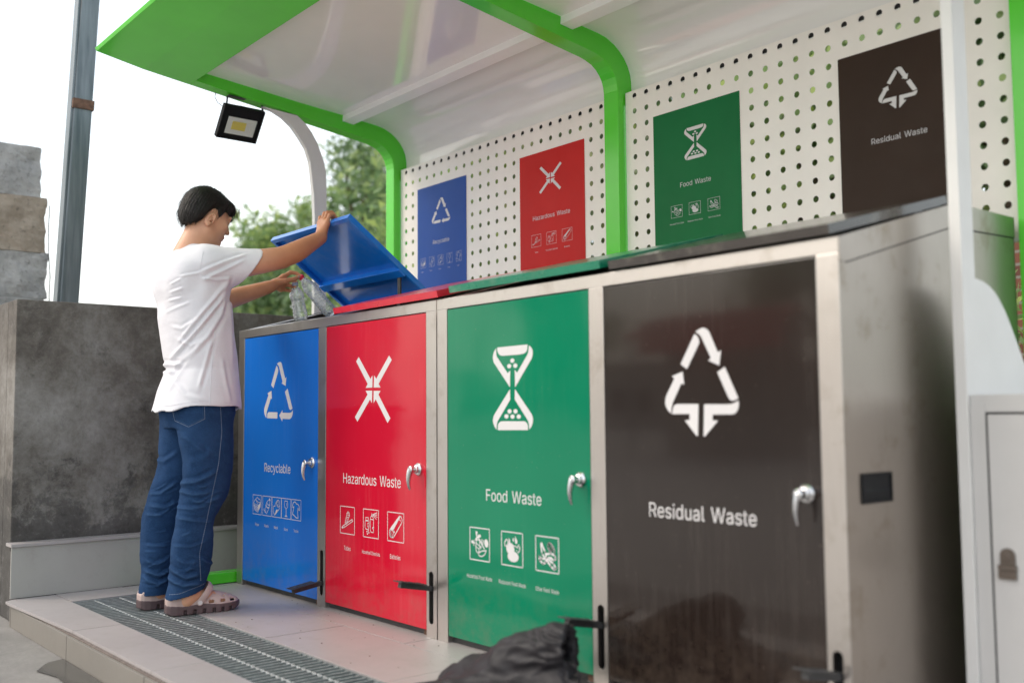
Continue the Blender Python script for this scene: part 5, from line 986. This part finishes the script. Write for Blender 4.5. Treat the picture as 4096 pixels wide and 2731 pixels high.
d3=elf((0,.054,.058),(.064,.056,.038)); h=np.maximum(.02-abs(d-d3),0)/.02; d=np.minimum(d,d3)-h*h*.02*.25
line=np.interp(f_,[-.13,-.09,-.06,-.035,-.024,-.012,.004,.015,.026,.034,.046,.075,.10,.125],[-.098,-.102,-.094,-.070,-.020,-.002,-.002,-.020,-.038,-.014,.018,.034,.046,.052])
wob=.005*np.sin(f_*330+r_*150)+.004*np.sin(f_*870+r_*300)
d=d+.011*np.clip(1-(u_-line)/.045,0,1)**1.3*(f_<.05); d=np.maximum(d,(line+wob-u_)*.7)
d=np.maximum(d,-elf((0,.09,-.03),(.058,.05,.07)))
strand=.0011*np.sin(np.arctan2(r_,f_+.02)*46+u_*40)+.0007*np.sin(np.arctan2(r_,f_+.02)*95-u_*70); G_.F=(d+strand).astype(np.float32)
V,Q=G_.mesh(); V,Q=islands(V,Q,200); V=lap(V,Q,1,.4); Nn=vnorm(V,Q)
hair=np_mesh('hair',V,Q,M['hair'],MAN)
rs=random.Random(9); mb=MB(); cand=[i for i in range(len(V)) if (V[i]-hc)@hu>-.10]
for n_ in range(2600):
    i=rs.choice(cand); p=Vector(V[i]); n=Vector(Nn[i]); rel=V[i]-hc
    if n.dot(Vector(hc-V[i]))>0: continue
    fl=Vector(-hu)*.8+Vector(hf)*(.5 if rel@hf>.03 else -.15)+Vector((rs.uniform(-.2,.2),rs.uniform(-.2,.2),0)); fl=fl-n*fl.dot(n)
    if fl.length<.05: fl=Vector(hf)
    fl.normalize(); L=rs.uniform(.018,.045); sd_=n.cross(fl)*.0007; pr=[]
    for k in range(4):
        t=k/3; q=p+fl*L*t+n*(.0015+.005*math.sin(t*2.2)*rs.uniform(.3,1))-Vector(hu)*(.004*t*t); w_=1-t*.85; pr+=[q-sd_*w_,q+sd_*w_]
    mb.add(pr,[(0,1,3,2),(2,3,5,4),(4,5,7,6)])
# fringe hanging clear of the forehead
for n_ in range(70):
    r0=rs.uniform(-.05,.055); p=Vector(H(r0,.108-.3*r0*r0*8,.070+rs.uniform(-.012,.012))); L=rs.uniform(.022,.046); sd_=Vector(hr)*.0010; pr=[]
    for k in range(5):
        t=k/4; q=p+Vector(hf)*(.012*math.sin(t*2.0)+rs.uniform(-.001,.001))-Vector(hu)*L*t; w_=1-t*.8; pr+=[q-sd_*w_,q+sd_*w_]
    mb.add(pr,[(2*k,2*k+1,2*k+3,2*k+2) for k in range(4)])
mb.build('loose_hair',M['hair'],hair,fix=False)
# ---------------------------------------------------------------- t-shirt
T=[(.76,PX,1.70,.205,.178),(.80,PX,1.70,.203,.176),(.85,PX,1.706,.198,.168),(.90,PX,1.710,.192,.158),(.98,PX,1.722,.180,.138),(1.1,PX,1.704,.186,.142),(1.2,PX,1.691,.192,.142),(1.3,PX,1.683,.196,.133),(1.36,PX,1.676,.192,.119),(1.41,PX,1.660,.165,.098),(1.445,PX,1.655,.110,.075),(1.47,PX,1.655,.08,.066)]
S_=Field(rng(-4.40,-3.80,.0042),rng(1.46,1.96,.0042),rng(.76,1.53,.0042))
S_.loft(T,.02,pw=2.15); S_.cap((-3.995,1.685,1.413),(-4.225,1.655,1.408),.068,.066,.05); S_.cap((-3.985,1.685,1.405),(-3.918,1.905,1.410),.078,.074,.05)
S_.cap((-4.24,1.66,1.40),(-4.30,1.80,1.33),.070,.066,.04); S_.ell((-4.05,1.590,1.36),(.10,.05,.09),None,.05); S_.ell((-4.17,1.590,1.36),(.10,.05,.09),None,.05)
S_.cap((-4.112,1.69,1.455),(-4.112,1.675,1.478),.066,.064,.025)
S_.half((0,.867,-.497),(-3.92,1.849,1.408),(-4.04,1.76,1.26),(-3.8,1.99,1.55)); S_.half((-.3,.75,-.55),(-4.295,1.80,1.33),(-4.40,1.76,1.2),(-4.20,1.96,1.42))
S_.cap((-3.925,1.872,1.405),(-3.905,1.95,1.415),.058,.064,0,cut=True); S_.cap((-4.285,1.77,1.345),(-4.31,1.84,1.31),.058,.058,0,cut=True)
S_.cap((-4.114,1.700,1.44),(-4.116,1.712,1.53),.0615,.062,.004,cut=True)
sl,X,Y,Z=S_.sub((-9,-9,-9),(9,9,.90)); hem=np.interp(Y,[1.47,1.54,1.62,1.68,1.78,1.88],[.800,.806,.824,.829,.824,.812])+.004*np.sin(X*60); S_.F[sl]=np.maximum(S_.F[sl],hem-Z)
T2=[(z,a,b,c-.012,e-.012) for z,a,b,c,e in T if z<.95]; S_.loft([(.70,PX,1.70,.193,.166)]+T2,0,cut=True,zlo=.70,zhi=.86,pw=2.15)
V,Q=S_.mesh(); V,Q=islands(V,Q,400); V=lap(V,Q,3,.5); Nn=vnorm(V,Q)
cx=(np.clip((V[:,0]+4.14)/.06,0,1))
# the near side (towards +x) and the back carry the folds seen in the photo
backm=np.clip((1.72-V[:,1])/.05,0,1); mask=np.maximum(cx,backm*.8)*np.clip((V[:,2]-.80)/.03,0,1)
SF=[([(1.775,1.346),(1.716,1.264),(1.636,1.168),(1.568,1.087)],.0075,.011),([(1.775,1.343),(1.735,1.247),(1.651,1.141),(1.523,1.009)],.0075,.011),([(1.773,1.334),(1.745,1.201),(1.689,1.106),(1.511,.942)],.0070,.013),
([(1.655,1.366),(1.752,1.412),(1.849,1.449)],.0055,.008),([(1.667,1.335),(1.753,1.379),(1.841,1.424)],.0055,.009),([(1.657,1.343),(1.724,1.339),(1.775,1.350)],.0045,.007),([(1.573,1.348),(1.652,1.364)],.004,.006),([(1.532,1.288),(1.583,1.301)],.0045,.007),([(1.524,1.256),(1.579,1.264)],.0045,.007),([(1.511,1.21),(1.611,1.244)],.0045,.008),([(1.532,1.32),(1.573,1.337)],.004,.006),
([(1.495,1.004),(1.578,.997)],.010,.010),([(1.495,.973),(1.552,.965)],.009,.010),([(1.71,1.107),(1.68,.99),(1.654,.899)],.005,.011),([(1.526,.885),(1.592,.989),(1.67,1.078)],.0055,.013),([(1.56,1.10),(1.62,1.07),(1.66,1.09)],.004,.010),([(1.78,1.30),(1.79,1.15),(1.80,.98)],.004,.012),([(1.75,1.02),(1.77,.92),(1.79,.84)],.004,.012),([(1.55,.93),(1.60,.87),(1.68,.85)],.004,.013),([(1.54,1.15),(1.58,1.14),(1.63,1.17)],.004,.009)]
V=fold(V,Nn,SF,mask,.42,-3.98,.95,.8)
ns=np.array([noise.fractal(Vector((p[0]*7,p[1]*7,p[2]*5)),1,2,3) for p in V])*.0035; V=V+Nn*ns[:,None]
shirt=np_mesh('t_shirt',V,Q,M['shirt'],MAN)
# hem, sleeve and neck seams as thin raised lines on the shirt surface
from mathutils.bvhtree import BVHTree
def on_surface(bvh,pts,x_from,off=.0006):
    o=[]
    for y,z in pts:
        dirv=Vector((-.918,.396,0)).normalized(); st_=Vector((x_from,y,z))-dirv*.8
        hit=bvh.ray_cast(st_,dirv,2.0)
        if hit[0] is not None: o.append(hit[0]+hit[1]*off)
    return o
def dens(pts,n=40):
    L=[0]
    for a,b in zip(pts,pts[1:]): L.append(L[-1]+math.hypot(b[0]-a[0],b[1]-a[1]))
    return [(float(np.interp(L[-1]*i/n,L,[p[0] for p in pts])),float(np.interp(L[-1]*i/n,L,[p[1] for p in pts]))) for i in range(n+1)]
bv=BVHTree.FromPolygons([tuple(v) for v in V],[tuple(int(j) for j in q) for q in Q])
def seam(name,pts,bvh,mat,par,xf,r=.0012,n=40,dash=False):
    P=on_surface(bvh,dens(pts,n),xf)
    mb=MB()
    if dash:
        for a,b in list(zip(P,P[1:]))[::2]:
            if (a-b).length<.05: mb.tube([a,b],r,4)
    else:
        run=[]
        for p in P:
            if run and (p-run[-1]).length>.05: 
                if len(run)>1: mb.tube(run,r,5)
                run=[]
            run.append(p)
        if len(run)>1: mb.tube(run,r,5)
    if mb.v: mb.build(name,mat,par,smooth=True)
seam('seam',[(1.667,1.455),(1.652,1.38),(1.68,1.335),(1.715,1.315)],bv,M['shirt'],shirt,-3.98)
seam('seam',[(1.722,1.139),(1.708,.969),(1.702,.834)],bv,M['shirt'],shirt,-3.98,.0010)
seam('hem_stitch',[(1.475,.826),(1.545,.830),(1.618,.844),(1.665,.848),(1.76,.842),(1.834,.834)],bv,M['shirt'],shirt,-3.98,.0008)
# ---------------------------------------------------------------- jeans
J=Field(rng(-4.34,-3.86,.0036),rng(1.47,1.90,.0036),rng(.045,.93,.0036))
J.loft([(.74,PX,1.702,.160,.125),(.80,PX,1.702,.180,.142),(.88,PX,1.702,.178,.138),(.93,PX,1.702,.170,.13)],.03,pw=2.2)
Rt=[(.05,-4.003,1.617,.062,.072),(.075,-4.003,1.618,.064,.073),(.12,-4.002,1.630,.066,.072),(.16,-4.000,1.636,.066,.080),(.20,-4.0,1.641,.066,.081),(.26,-4.0,1.646,.067,.080),(.30,-4.0,1.650,.067,.079),(.34,-4.0,1.652,.066,.074),(.38,-4.0,1.659,.066,.078),(.42,-4.002,1.675,.068,.086),(.46,-4.004,1.692,.070,.094),(.50,-4.006,1.702,.073,.099),(.55,-4.01,1.709,.077,.099),(.60,-4.014,1.713,.081,.101),(.70,-4.022,1.709,.089,.112),(.80,-4.03,1.703,.092,.120)]
Lt=[(.05,-4.205,1.578,.060,.066),(.075,-4.205,1.579,.062,.067),(.12,-4.205,1.584,.064,.066),(.16,-4.206,1.590,.065,.070),(.20,-4.206,1.590,.065,.078),(.30,-4.206,1.592,.066,.079),(.38,-4.204,1.602,.066,.080),(.46,-4.202,1.630,.069,.090),(.50,-4.20,1.648,.072,.097),(.55,-4.198,1.672,.076,.100),(.60,-4.196,1.682,.080,.102),(.70,-4.192,1.692,.088,.112),(.80,-4.188,1.70,.092,.120)]
J.loft(Rt,.012,pw=2.2); J.loft(Lt,.012,pw=2.2)
for TT in (Rt,Lt): J.loft([(z-.01,a,b,c-.006,e-.006) for z,a,b,c,e in TT[:3]],0,cut=True,zlo=.0,zhi=.085,pw=2.2)
sl,X,Y,Z=J.sub((-9,-9,-9),(9,9,.14)); cf_=np.where(X>-4.11,.060+(Y-1.545)*.26,.056); J.F[sl]=np.maximum(J.F[sl],cf_-Z)
V,Q=J.mesh(); V,Q=islands(V,Q,400); V=lap(V,Q,2,.5); Nn=vnorm(V,Q)
isR=V[:,0]>-4.11
JR=[([(1.60,.60),(1.65,.605),(1.70,.64)],.004,.020),([(1.57,.517),(1.638,.524),(1.723,.561)],.008,.014),([(1.566,.487),(1.628,.474),(1.697,.48)],.006,.011),([(1.556,.422),(1.624,.419),(1.692,.429)],.0045,.010),([(1.562,.382),(1.704,.362)],.0045,.010),([(1.525,.150),(1.592,.121),(1.665,.123)],.009,.012),([(1.535,.185),(1.602,.150),(1.654,.160)],.008,.012),([(1.548,.274),(1.62,.27),(1.684,.288)],.003,.009),([(1.567,.719),(1.619,.682),(1.679,.635)],.006,.016),([(1.62,.45),(1.68,.44),(1.74,.46)],.005,.010),([(1.66,.225),(1.69,.20),(1.72,.19)],.005,.010),([(1.56,.225),(1.60,.205),(1.64,.21)],.004,.010)]
JL=[([(1.522,.469),(1.569,.471),(1.638,.515)],.006,.011),([(1.523,.422),(1.597,.412),(1.634,.436)],.006,.011),([(1.513,.387),(1.582,.382)],.005,.009),([(1.51,.264),(1.6,.256)],.004,.009),([(1.505,.131),(1.565,.105),(1.607,.121)],.009,.011),([(1.507,.161),(1.575,.140),(1.612,.156)],.008,.011),([(1.53,.61),(1.58,.60),(1.64,.64)],.005,.013),([(1.515,.20),(1.56,.185),(1.60,.20)],.005,.010)]
rj=random.Random(12)
def creases(yc,L,zs_,n):
    o=[]
    for _ in range(n):
        z0,sp=rj.choice(zs_); z=rj.gauss(z0,sp); y=yc(z)+rj.uniform(-.06,.04); l=rj.uniform(.03,.075); a=rj.uniform(-.5,.6); o.append(([(y-l/2,z-a*l/2),(y+rj.uniform(-.005,.005),z+rj.uniform(-.004,.004)),(y+l/2,z+a*l/2)],rj.uniform(.0012,.0030),rj.uniform(.005,.008)))
    return o
Z_=[(.46,.03),(.41,.03),(.14,.03),(.19,.03),(.28,.05)]
JR+=creases(lambda z: np.interp(z,[.1,.3,.5,.7],[1.63,1.65,1.70,1.71]),0,Z_,22); JL+=creases(lambda z: np.interp(z,[.1,.3,.5,.7],[1.57,1.58,1.62,1.66]),0,Z_,18)
V=fold(V,Nn,JR,isR*1.0,.42,-3.95,1.0,.75); V=fold(V,Nn,JL,(~isR)*1.0,.42,-4.15,1.0,.75)
ns=np.array([noise.fractal(Vector((p[0]*9,p[1]*9,p[2]*9)),1,2,3) for p in V]); ns2=np.array([1-abs(noise.noise(Vector((p[0]*14,p[1]*14,p[2]*26+5))))*2.2 for p in V]); V=V+Nn*(ns*.004+np.clip(ns2,0,1)**3*.0006)[:,None]
jeans=np_mesh('jeans',V,Q,M['denim'],MAN)
bj=BVHTree.FromPolygons([tuple(v) for v in V],[tuple(int(j) for j in q) for q in Q])
seam('outseam',[(1.727,.82),(1.734,.721),(1.722,.593),(1.694,.461),(1.669,.341),(1.647,.242),(1.654,.131)],bj,M['thread'],jeans,-3.93,.0010,170,True)
seam('back_pocket',[(1.534,.805),(1.543,.77),(1.603,.744),(1.67,.776),(1.668,.825)],bj,M['thread'],jeans,-3.95,.0010,90,True)
seam('back_pocket',[(1.541,.805),(1.549,.775),(1.603,.751),(1.663,.780),(1.661,.825)],bj,M['denim'],jeans,-3.95,.0014,60)
seam('cuff_stitch',[(1.535,.086),(1.575,.090),(1.62,.104),(1.66,.115),(1.69,.124)],bj,M['thread'],jeans,-3.95,.0009,50,True)
# ---------------------------------------------------------------- clogs
def clog(ox,oy,ang,mirror):
    L=.292; F_=Field(rng(-.065,.065,.0024),rng(-.012,.305,.0024),rng(-.004,.125,.0024)); X,Y,Z=np.meshgrid(F_.x,F_.y,F_.z,indexing='ij',sparse=True)
    X=X*mirror; t=Y/L
    hw=np.interp(t,[-.01,0,.04,.12,.3,.5,.7,.85,.94,.985,1.01],[.012,.022,.032,.039,.041,.044,.052,.049,.038,.022,.008]); cx_=np.interp(t,[0,.3,.6,1],[0,.002,.0,-.010])
    side=np.abs(X-cx_)-hw
    soleh=np.interp(t,[0,.2,.45,.7,1],[.040,.034,.040,.032,.036]); bot=np.interp(t,[0,.05,.8,.92,1],[.007,0,0,.006,.018])
    sole=np.maximum(np.maximum(side-.002,Z-soleh),bot-Z); sole=np.maximum(sole,np.maximum(-Y-.003,Y-L-.002))
    for gy in (.068,.105,.142,.180,.214,.247): sole=np.maximum(sole,-np.maximum(np.maximum(np.abs(Y-gy)-.0058,Z-.018),-(np.abs(X-cx_)-hw+.012)))
    top=np.interp(t,[0,.03,.1,.25,.40,.50,.58,.7,.8,.9,.97,1],[.060,.074,.072,.060,.062,.080,.085,.078,.068,.058,.046,.036])
    rnd=np.clip((Z-.03)/.06,0,1); dome=((np.abs(X-cx_)/np.maximum(hw,.004))**2.3+np.clip((Z-.02)/np.maximum(top-.02,.01),0,None)**2.3)**(1/2.3)
    up=np.where(t>.42,(dome-1)*.035,np.maximum(side,Z-top)); up=np.maximum(up,soleh-.004-Z); up=np.maximum(up,np.maximum(-Y,Y-L))
    inner_=np.where(t>.42,(dome-1)*.035+.0050,side+.0065); inner_=np.maximum(inner_,np.maximum(.007-Y,Y-L+.006)); inner_=np.maximum(inner_,soleh-.003-Z)
    shell=np.maximum(up,-inner_)
    for hx,hy in ((.026,.185),(.010,.205),(-.010,.205),(.028,.222),(.012,.232),(-.008,.232),(.026,.252),(.006,.257),(-.012,.255),(-.026,.225)):
        shell=np.maximum(shell,-(np.sqrt((X-hx)**2+(Y-hy)**2)-.0042+0*Z+np.where(Z<.05,1,0)))
    for gy in (.170,.215,.255): shell=np.maximum(shell,-np.maximum(np.maximum(np.abs(Y-gy)-.010,np.abs(Z-.044)-.005),-(np.abs(X-cx_)-hw+.014)))
    def place(V): 
        c,s=math.cos(ang),math.sin(ang); return np.stack([ox+V[:,0]*c+V[:,1]*s,oy-V[:,0]*s+V[:,1]*c,V[:,2]+.001],1)
    F_.F=np.broadcast_to(shell,F_.F.shape).astype(np.float32); V,Q=F_.mesh(); V=lap(V,Q,2,.5); sh_=np_mesh('clog',place(V),Q,M['clog'],MAN)
    F_.F=np.broadcast_to(sole,F_.F.shape).astype(np.float32); V,Q=F_.mesh(); V=lap(V,Q,3,.5); np_mesh('sole',place(V),Q,M['sole'],sh_)
    pts=[(.047,.122,.045),(.050,.135,.062),(.049,.150,.082),(.042,.162,.098),(.025,.170,.108),(0,.172,.111),(-.025,.170,.108),(-.042,.162,.098),(-.049,.150,.082),(-.050,.135,.062),(-.047,.122,.045)]
    W=place(np.array(pts)); mb=MB(); mb.tube([tuple(p) for p in W],.0140,10,flat=(.34,1),a0=(1,0,0)); 
    mb.build('strap',M['clog'],sh_,smooth=True)
    c0_=place(np.array([[.0495,.122,.045],[.058,.122,.045]])); ax_=Vector(c0_[1]-c0_[0]); mb=MB(); mb.lathe(c0_[0],ax_,[(.0125,-.004),(.0125,.002),(.0105,.0035)],20); mb.build('rivet',M['clog'],sh_,smooth=True)
    mb=MB(); mb.lathe(c0_[0],ax_,[(.0088,.0030),(.0088,.0042),(.0066,.0043),(.0066,.0036)],20); mb.build('rivet_ring',M['decal'],sh_)
clog(-4.018,1.548,R_(9),1); clog(-4.205,1.507,R_(-2),-1)
# ---------------------------------------------------------------- bottles
def pet_mat():
    m,nt,bs=newmat('clear_plastic'); nt.nodes.remove(bs); o=nt.nodes['Material Output']
    g=nt.nodes.new('ShaderNodeBsdfGlossy'); g.inputs['Roughness'].default_value=.06; t=nt.nodes.new('ShaderNodeBsdfTransparent'); t.inputs[0].default_value=(.98,1,1,1)
    fr=nt.nodes.new('ShaderNodeFresnel'); fr.inputs[0].default_value=1.6; v=mapped(nt); b=nt.nodes.new('ShaderNodeBump'); b.inputs['Strength'].default_value=.5; b.inputs['Distance'].default_value=.005
    nt.links.new(noise_n(nt,v,55,4,.6),b.inputs['Height']); nt.links.new(b.outputs[0],g.inputs['Normal']); nt.links.new(b.outputs[0],fr.inputs['Normal'])
    mu=nt.nodes.new('ShaderNodeMath'); mu.operation='MULTIPLY_ADD'; mu.inputs[1].default_value=1.5; mu.inputs[2].default_value=.10; nt.links.new(fr.outputs[0],mu.inputs[0])
    mx=nt.nodes.new('ShaderNodeMixShader'); nt.links.new(mu.outputs[0],mx.inputs[0]); nt.links.new(t.outputs[0],mx.inputs[1]); nt.links.new(g.outputs[0],mx.inputs[2]); df=nt.nodes.new('ShaderNodeBsdfTranslucent'); df.inputs[0].default_value=(.97,1,1,1); m2=nt.nodes.new('ShaderNodeMixShader'); nt.links.new(ramp(nt,noise_n(nt,v,70,4,.7),[(.4,(.05,)*3),(.66,(.42,)*3)]),m2.inputs[0]); nt.links.new(mx.outputs[0],m2.inputs[1]); nt.links.new(df.outputs[0],m2.inputs[2]); nt.links.new(m2.outputs[0],o.inputs[0]); return m
M['pet']=pet_mat(); M['cap_red']=paint('red_cap',(.62,.01,.05),.35); M['cap_blue']=paint('pale_cap',(.35,.40,.55),.35)
def bottle(label,top,bot,R,prof,cap,ribs,seed):
    top,bot=Vector(top),Vector(bot); ax=(bot-top); L=ax.length; ax.normalize(); t=thing('plastic_bottle',label,'bottle',tuple(bot),'bottles in the man’s hand'.replace('’',"'"))
    a=ax.orthogonal().normalized(); b=ax.cross(a); mb=MB(); seg=28; n=90; v=[]; f=[]
    for i in range(n+1):
        s=i/n; r=float(np.interp(s,[p[0] for p in prof],[p[1] for p in prof]))*R
        if .25<s<.93: r*=1+ribs[1]*math.sin(s*ribs[0]*2*math.pi)
        for k in range(seg):
            an=2*math.pi*k/seg; dn=noise.noise(Vector((math.cos(an)*1.6,math.sin(an)*1.6,s*5+seed)))*.06*(1 if .15<s<.97 else 0); rr=r*(1+dn)
            v.append(top+ax*(L*s)+(a*math.cos(an)+b*math.sin(an))*rr)
    for i in range(n):
        for k in range(seg): f.append((i*seg+k,i*seg+(k+1)%seg,(i+1)*seg+(k+1)%seg,(i+1)*seg+k))
    f.append(tuple(n*seg+k for k in range(seg))); mb.add(v,f); mb.build('bottle_shell',M['pet'],t,smooth=True)
    mb=MB(); mb.lathe(top-ax*.014,ax,[(.0128,0),(.0142,.002),(.0142,.015),(.0128,.0152)],20); mb.build('cap',cap,t,smooth=True)
bottle('upright crumpled clear bottle held by its neck over the rail of the blue bin',(-4.196,2.198,1.385),(-4.200,2.232,1.226),.0335,[(0,.38),(.06,.38),(.12,.62),(.24,.98),(.34,1),(.45,.86),(.6,.92),(.9,.98),(1,.84)],M['cap_blue'],(11,.012),3)
bottle('ribbed clear bottle with red cap tilted into the open blue bin',(-4.184,2.226,1.418),(-4.18,2.382,1.262),.0325,[(0,.40),(.05,.40),(.10,.62),(.24,1),(.5,1),(.9,1),(.97,.95),(1,.8)],M['cap_red'],(16,.03),8)
# ---------------------------------------------------------------- black bag
M['bag']=paint('black_nylon',(.020,.018,.021),.58,spec=.35,var=.15,nscale=12,bumpn=.25,bscale=70)
bg=thing('rubbish_bag','crumpled black drawstring bag slumped on the tiles in front of the green door','bag',(-2.2,1.8,0))
K=Field(rng(-2.62,-1.70,.006),rng(1.50,2.09,.006),rng(-.01,.34,.006))
BC=[(-2.42,1.79,.012,.055),(-2.31,1.785,.030,.066),(-2.20,1.785,.068,.075),(-2.12,1.785,.115,.078),(-2.03,1.785,.152,.068),(-1.955,1.785,.182,.058),(-1.885,1.79,.190,.054)]
for a_,b_ in zip(BC,BC[1:]): K.cap(a_[:3],b_[:3],a_[3],b_[3],.03)
K.ell((-2.27,1.67,.0),(.16,.13,.060),None,.05); K.ell((-2.12,1.66,.02),(.14,.13,.072),None,.05); K.ell((-1.98,1.68,.02),(.12,.12,.08),None,.05); K.ell((-2.20,1.86,.01),(.20,.12,.06),None,.05)
K.cap((-1.98,1.76,.08),(-1.83,1.775,.125),.045,.022,.03); K.ell((-1.85,1.78,.045),(.09,.09,.055),None,.03)
K.half((.85,.50,.12),(-1.925,1.785,.19),(-2.0,1.68,.125),(-1.7,1.9,.34)); K.cap((-1.940,1.782,.186),(-1.88,1.81,.20),.040,.046,.0,cut=True); K.half((0,0,-1),(0,0,.001),(-3,1,-1),(-1,3,1))
V,Q=K.mesh(); V,Q=islands(V,Q,300); V=lap(V,Q,2,.5); Nn=vnorm(V,Q)
def crum(p):
    # long soft pleats running towards the gathered mouth at the right end
    dx_,dy_,dz_=p[0]+1.93,p[1]-1.77,p[2]-.19; r=math.sqrt(dx_*dx_+dy_*dy_+dz_*dz_)+.03
    q=Vector((r*4.5,dy_/r*3.2,dz_/r*3.2)); w_=noise.noise(Vector((p[0]*6,p[1]*6,p[2]*6)))*.5; q+=Vector((w_,w_,0))
    f=1-abs(noise.noise(q))*2.2; g_=1-abs(noise.noise(q*2.1+Vector((4,1,2))))*2.2
    return f*.012+g_*.006+noise.noise(Vector((p[0]*28,p[1]*28,p[2]*28)))*.0015-.010
V=V+Nn*np.array([crum(p) if p[2]>.004 else 0 for p in V])[:,None]; V[:,2]=np.maximum(V[:,2],.0015); V[:,1]=np.minimum(V[:,1],2.092)
np_mesh('bag_body',V,Q,M['bag'],bg)
mb=MB(); mb.tube([(a,b+.02,c-.015) for a,b,c in ((-1.905,1.735,.160),(-1.885,1.732,.180),(-1.865,1.732,.176),(-1.855,1.735,.152),(-1.868,1.74,.128),(-1.90,1.74,.120))],.0024,6); mb.build('drawstring',M['bag'],bg,smooth=True)
# litter crumbs on the tiles
M['crumb']=paint('dry_crumbs',(.10,.06,.035),.9,var=.5,nscale=90); rs=random.Random(4); mb=MB()
for i in range(60):
    x=rs.uniform(-4.0,-2.3); y=rs.uniform(1.68,2.09) if rs.random()<.8 else rs.uniform(2.02,2.09); r=rs.uniform(.0006,.0019); mb.obox((x,y,.0015+r*.3),(r,r*.3,0),(-r*.3,r,0),(0,0,r*.4))
o=mb.build('crumbs',M['crumb']); tag(o,'tiny dark crumbs scattered on the tiles before the bins','crumbs',kind='stuff')
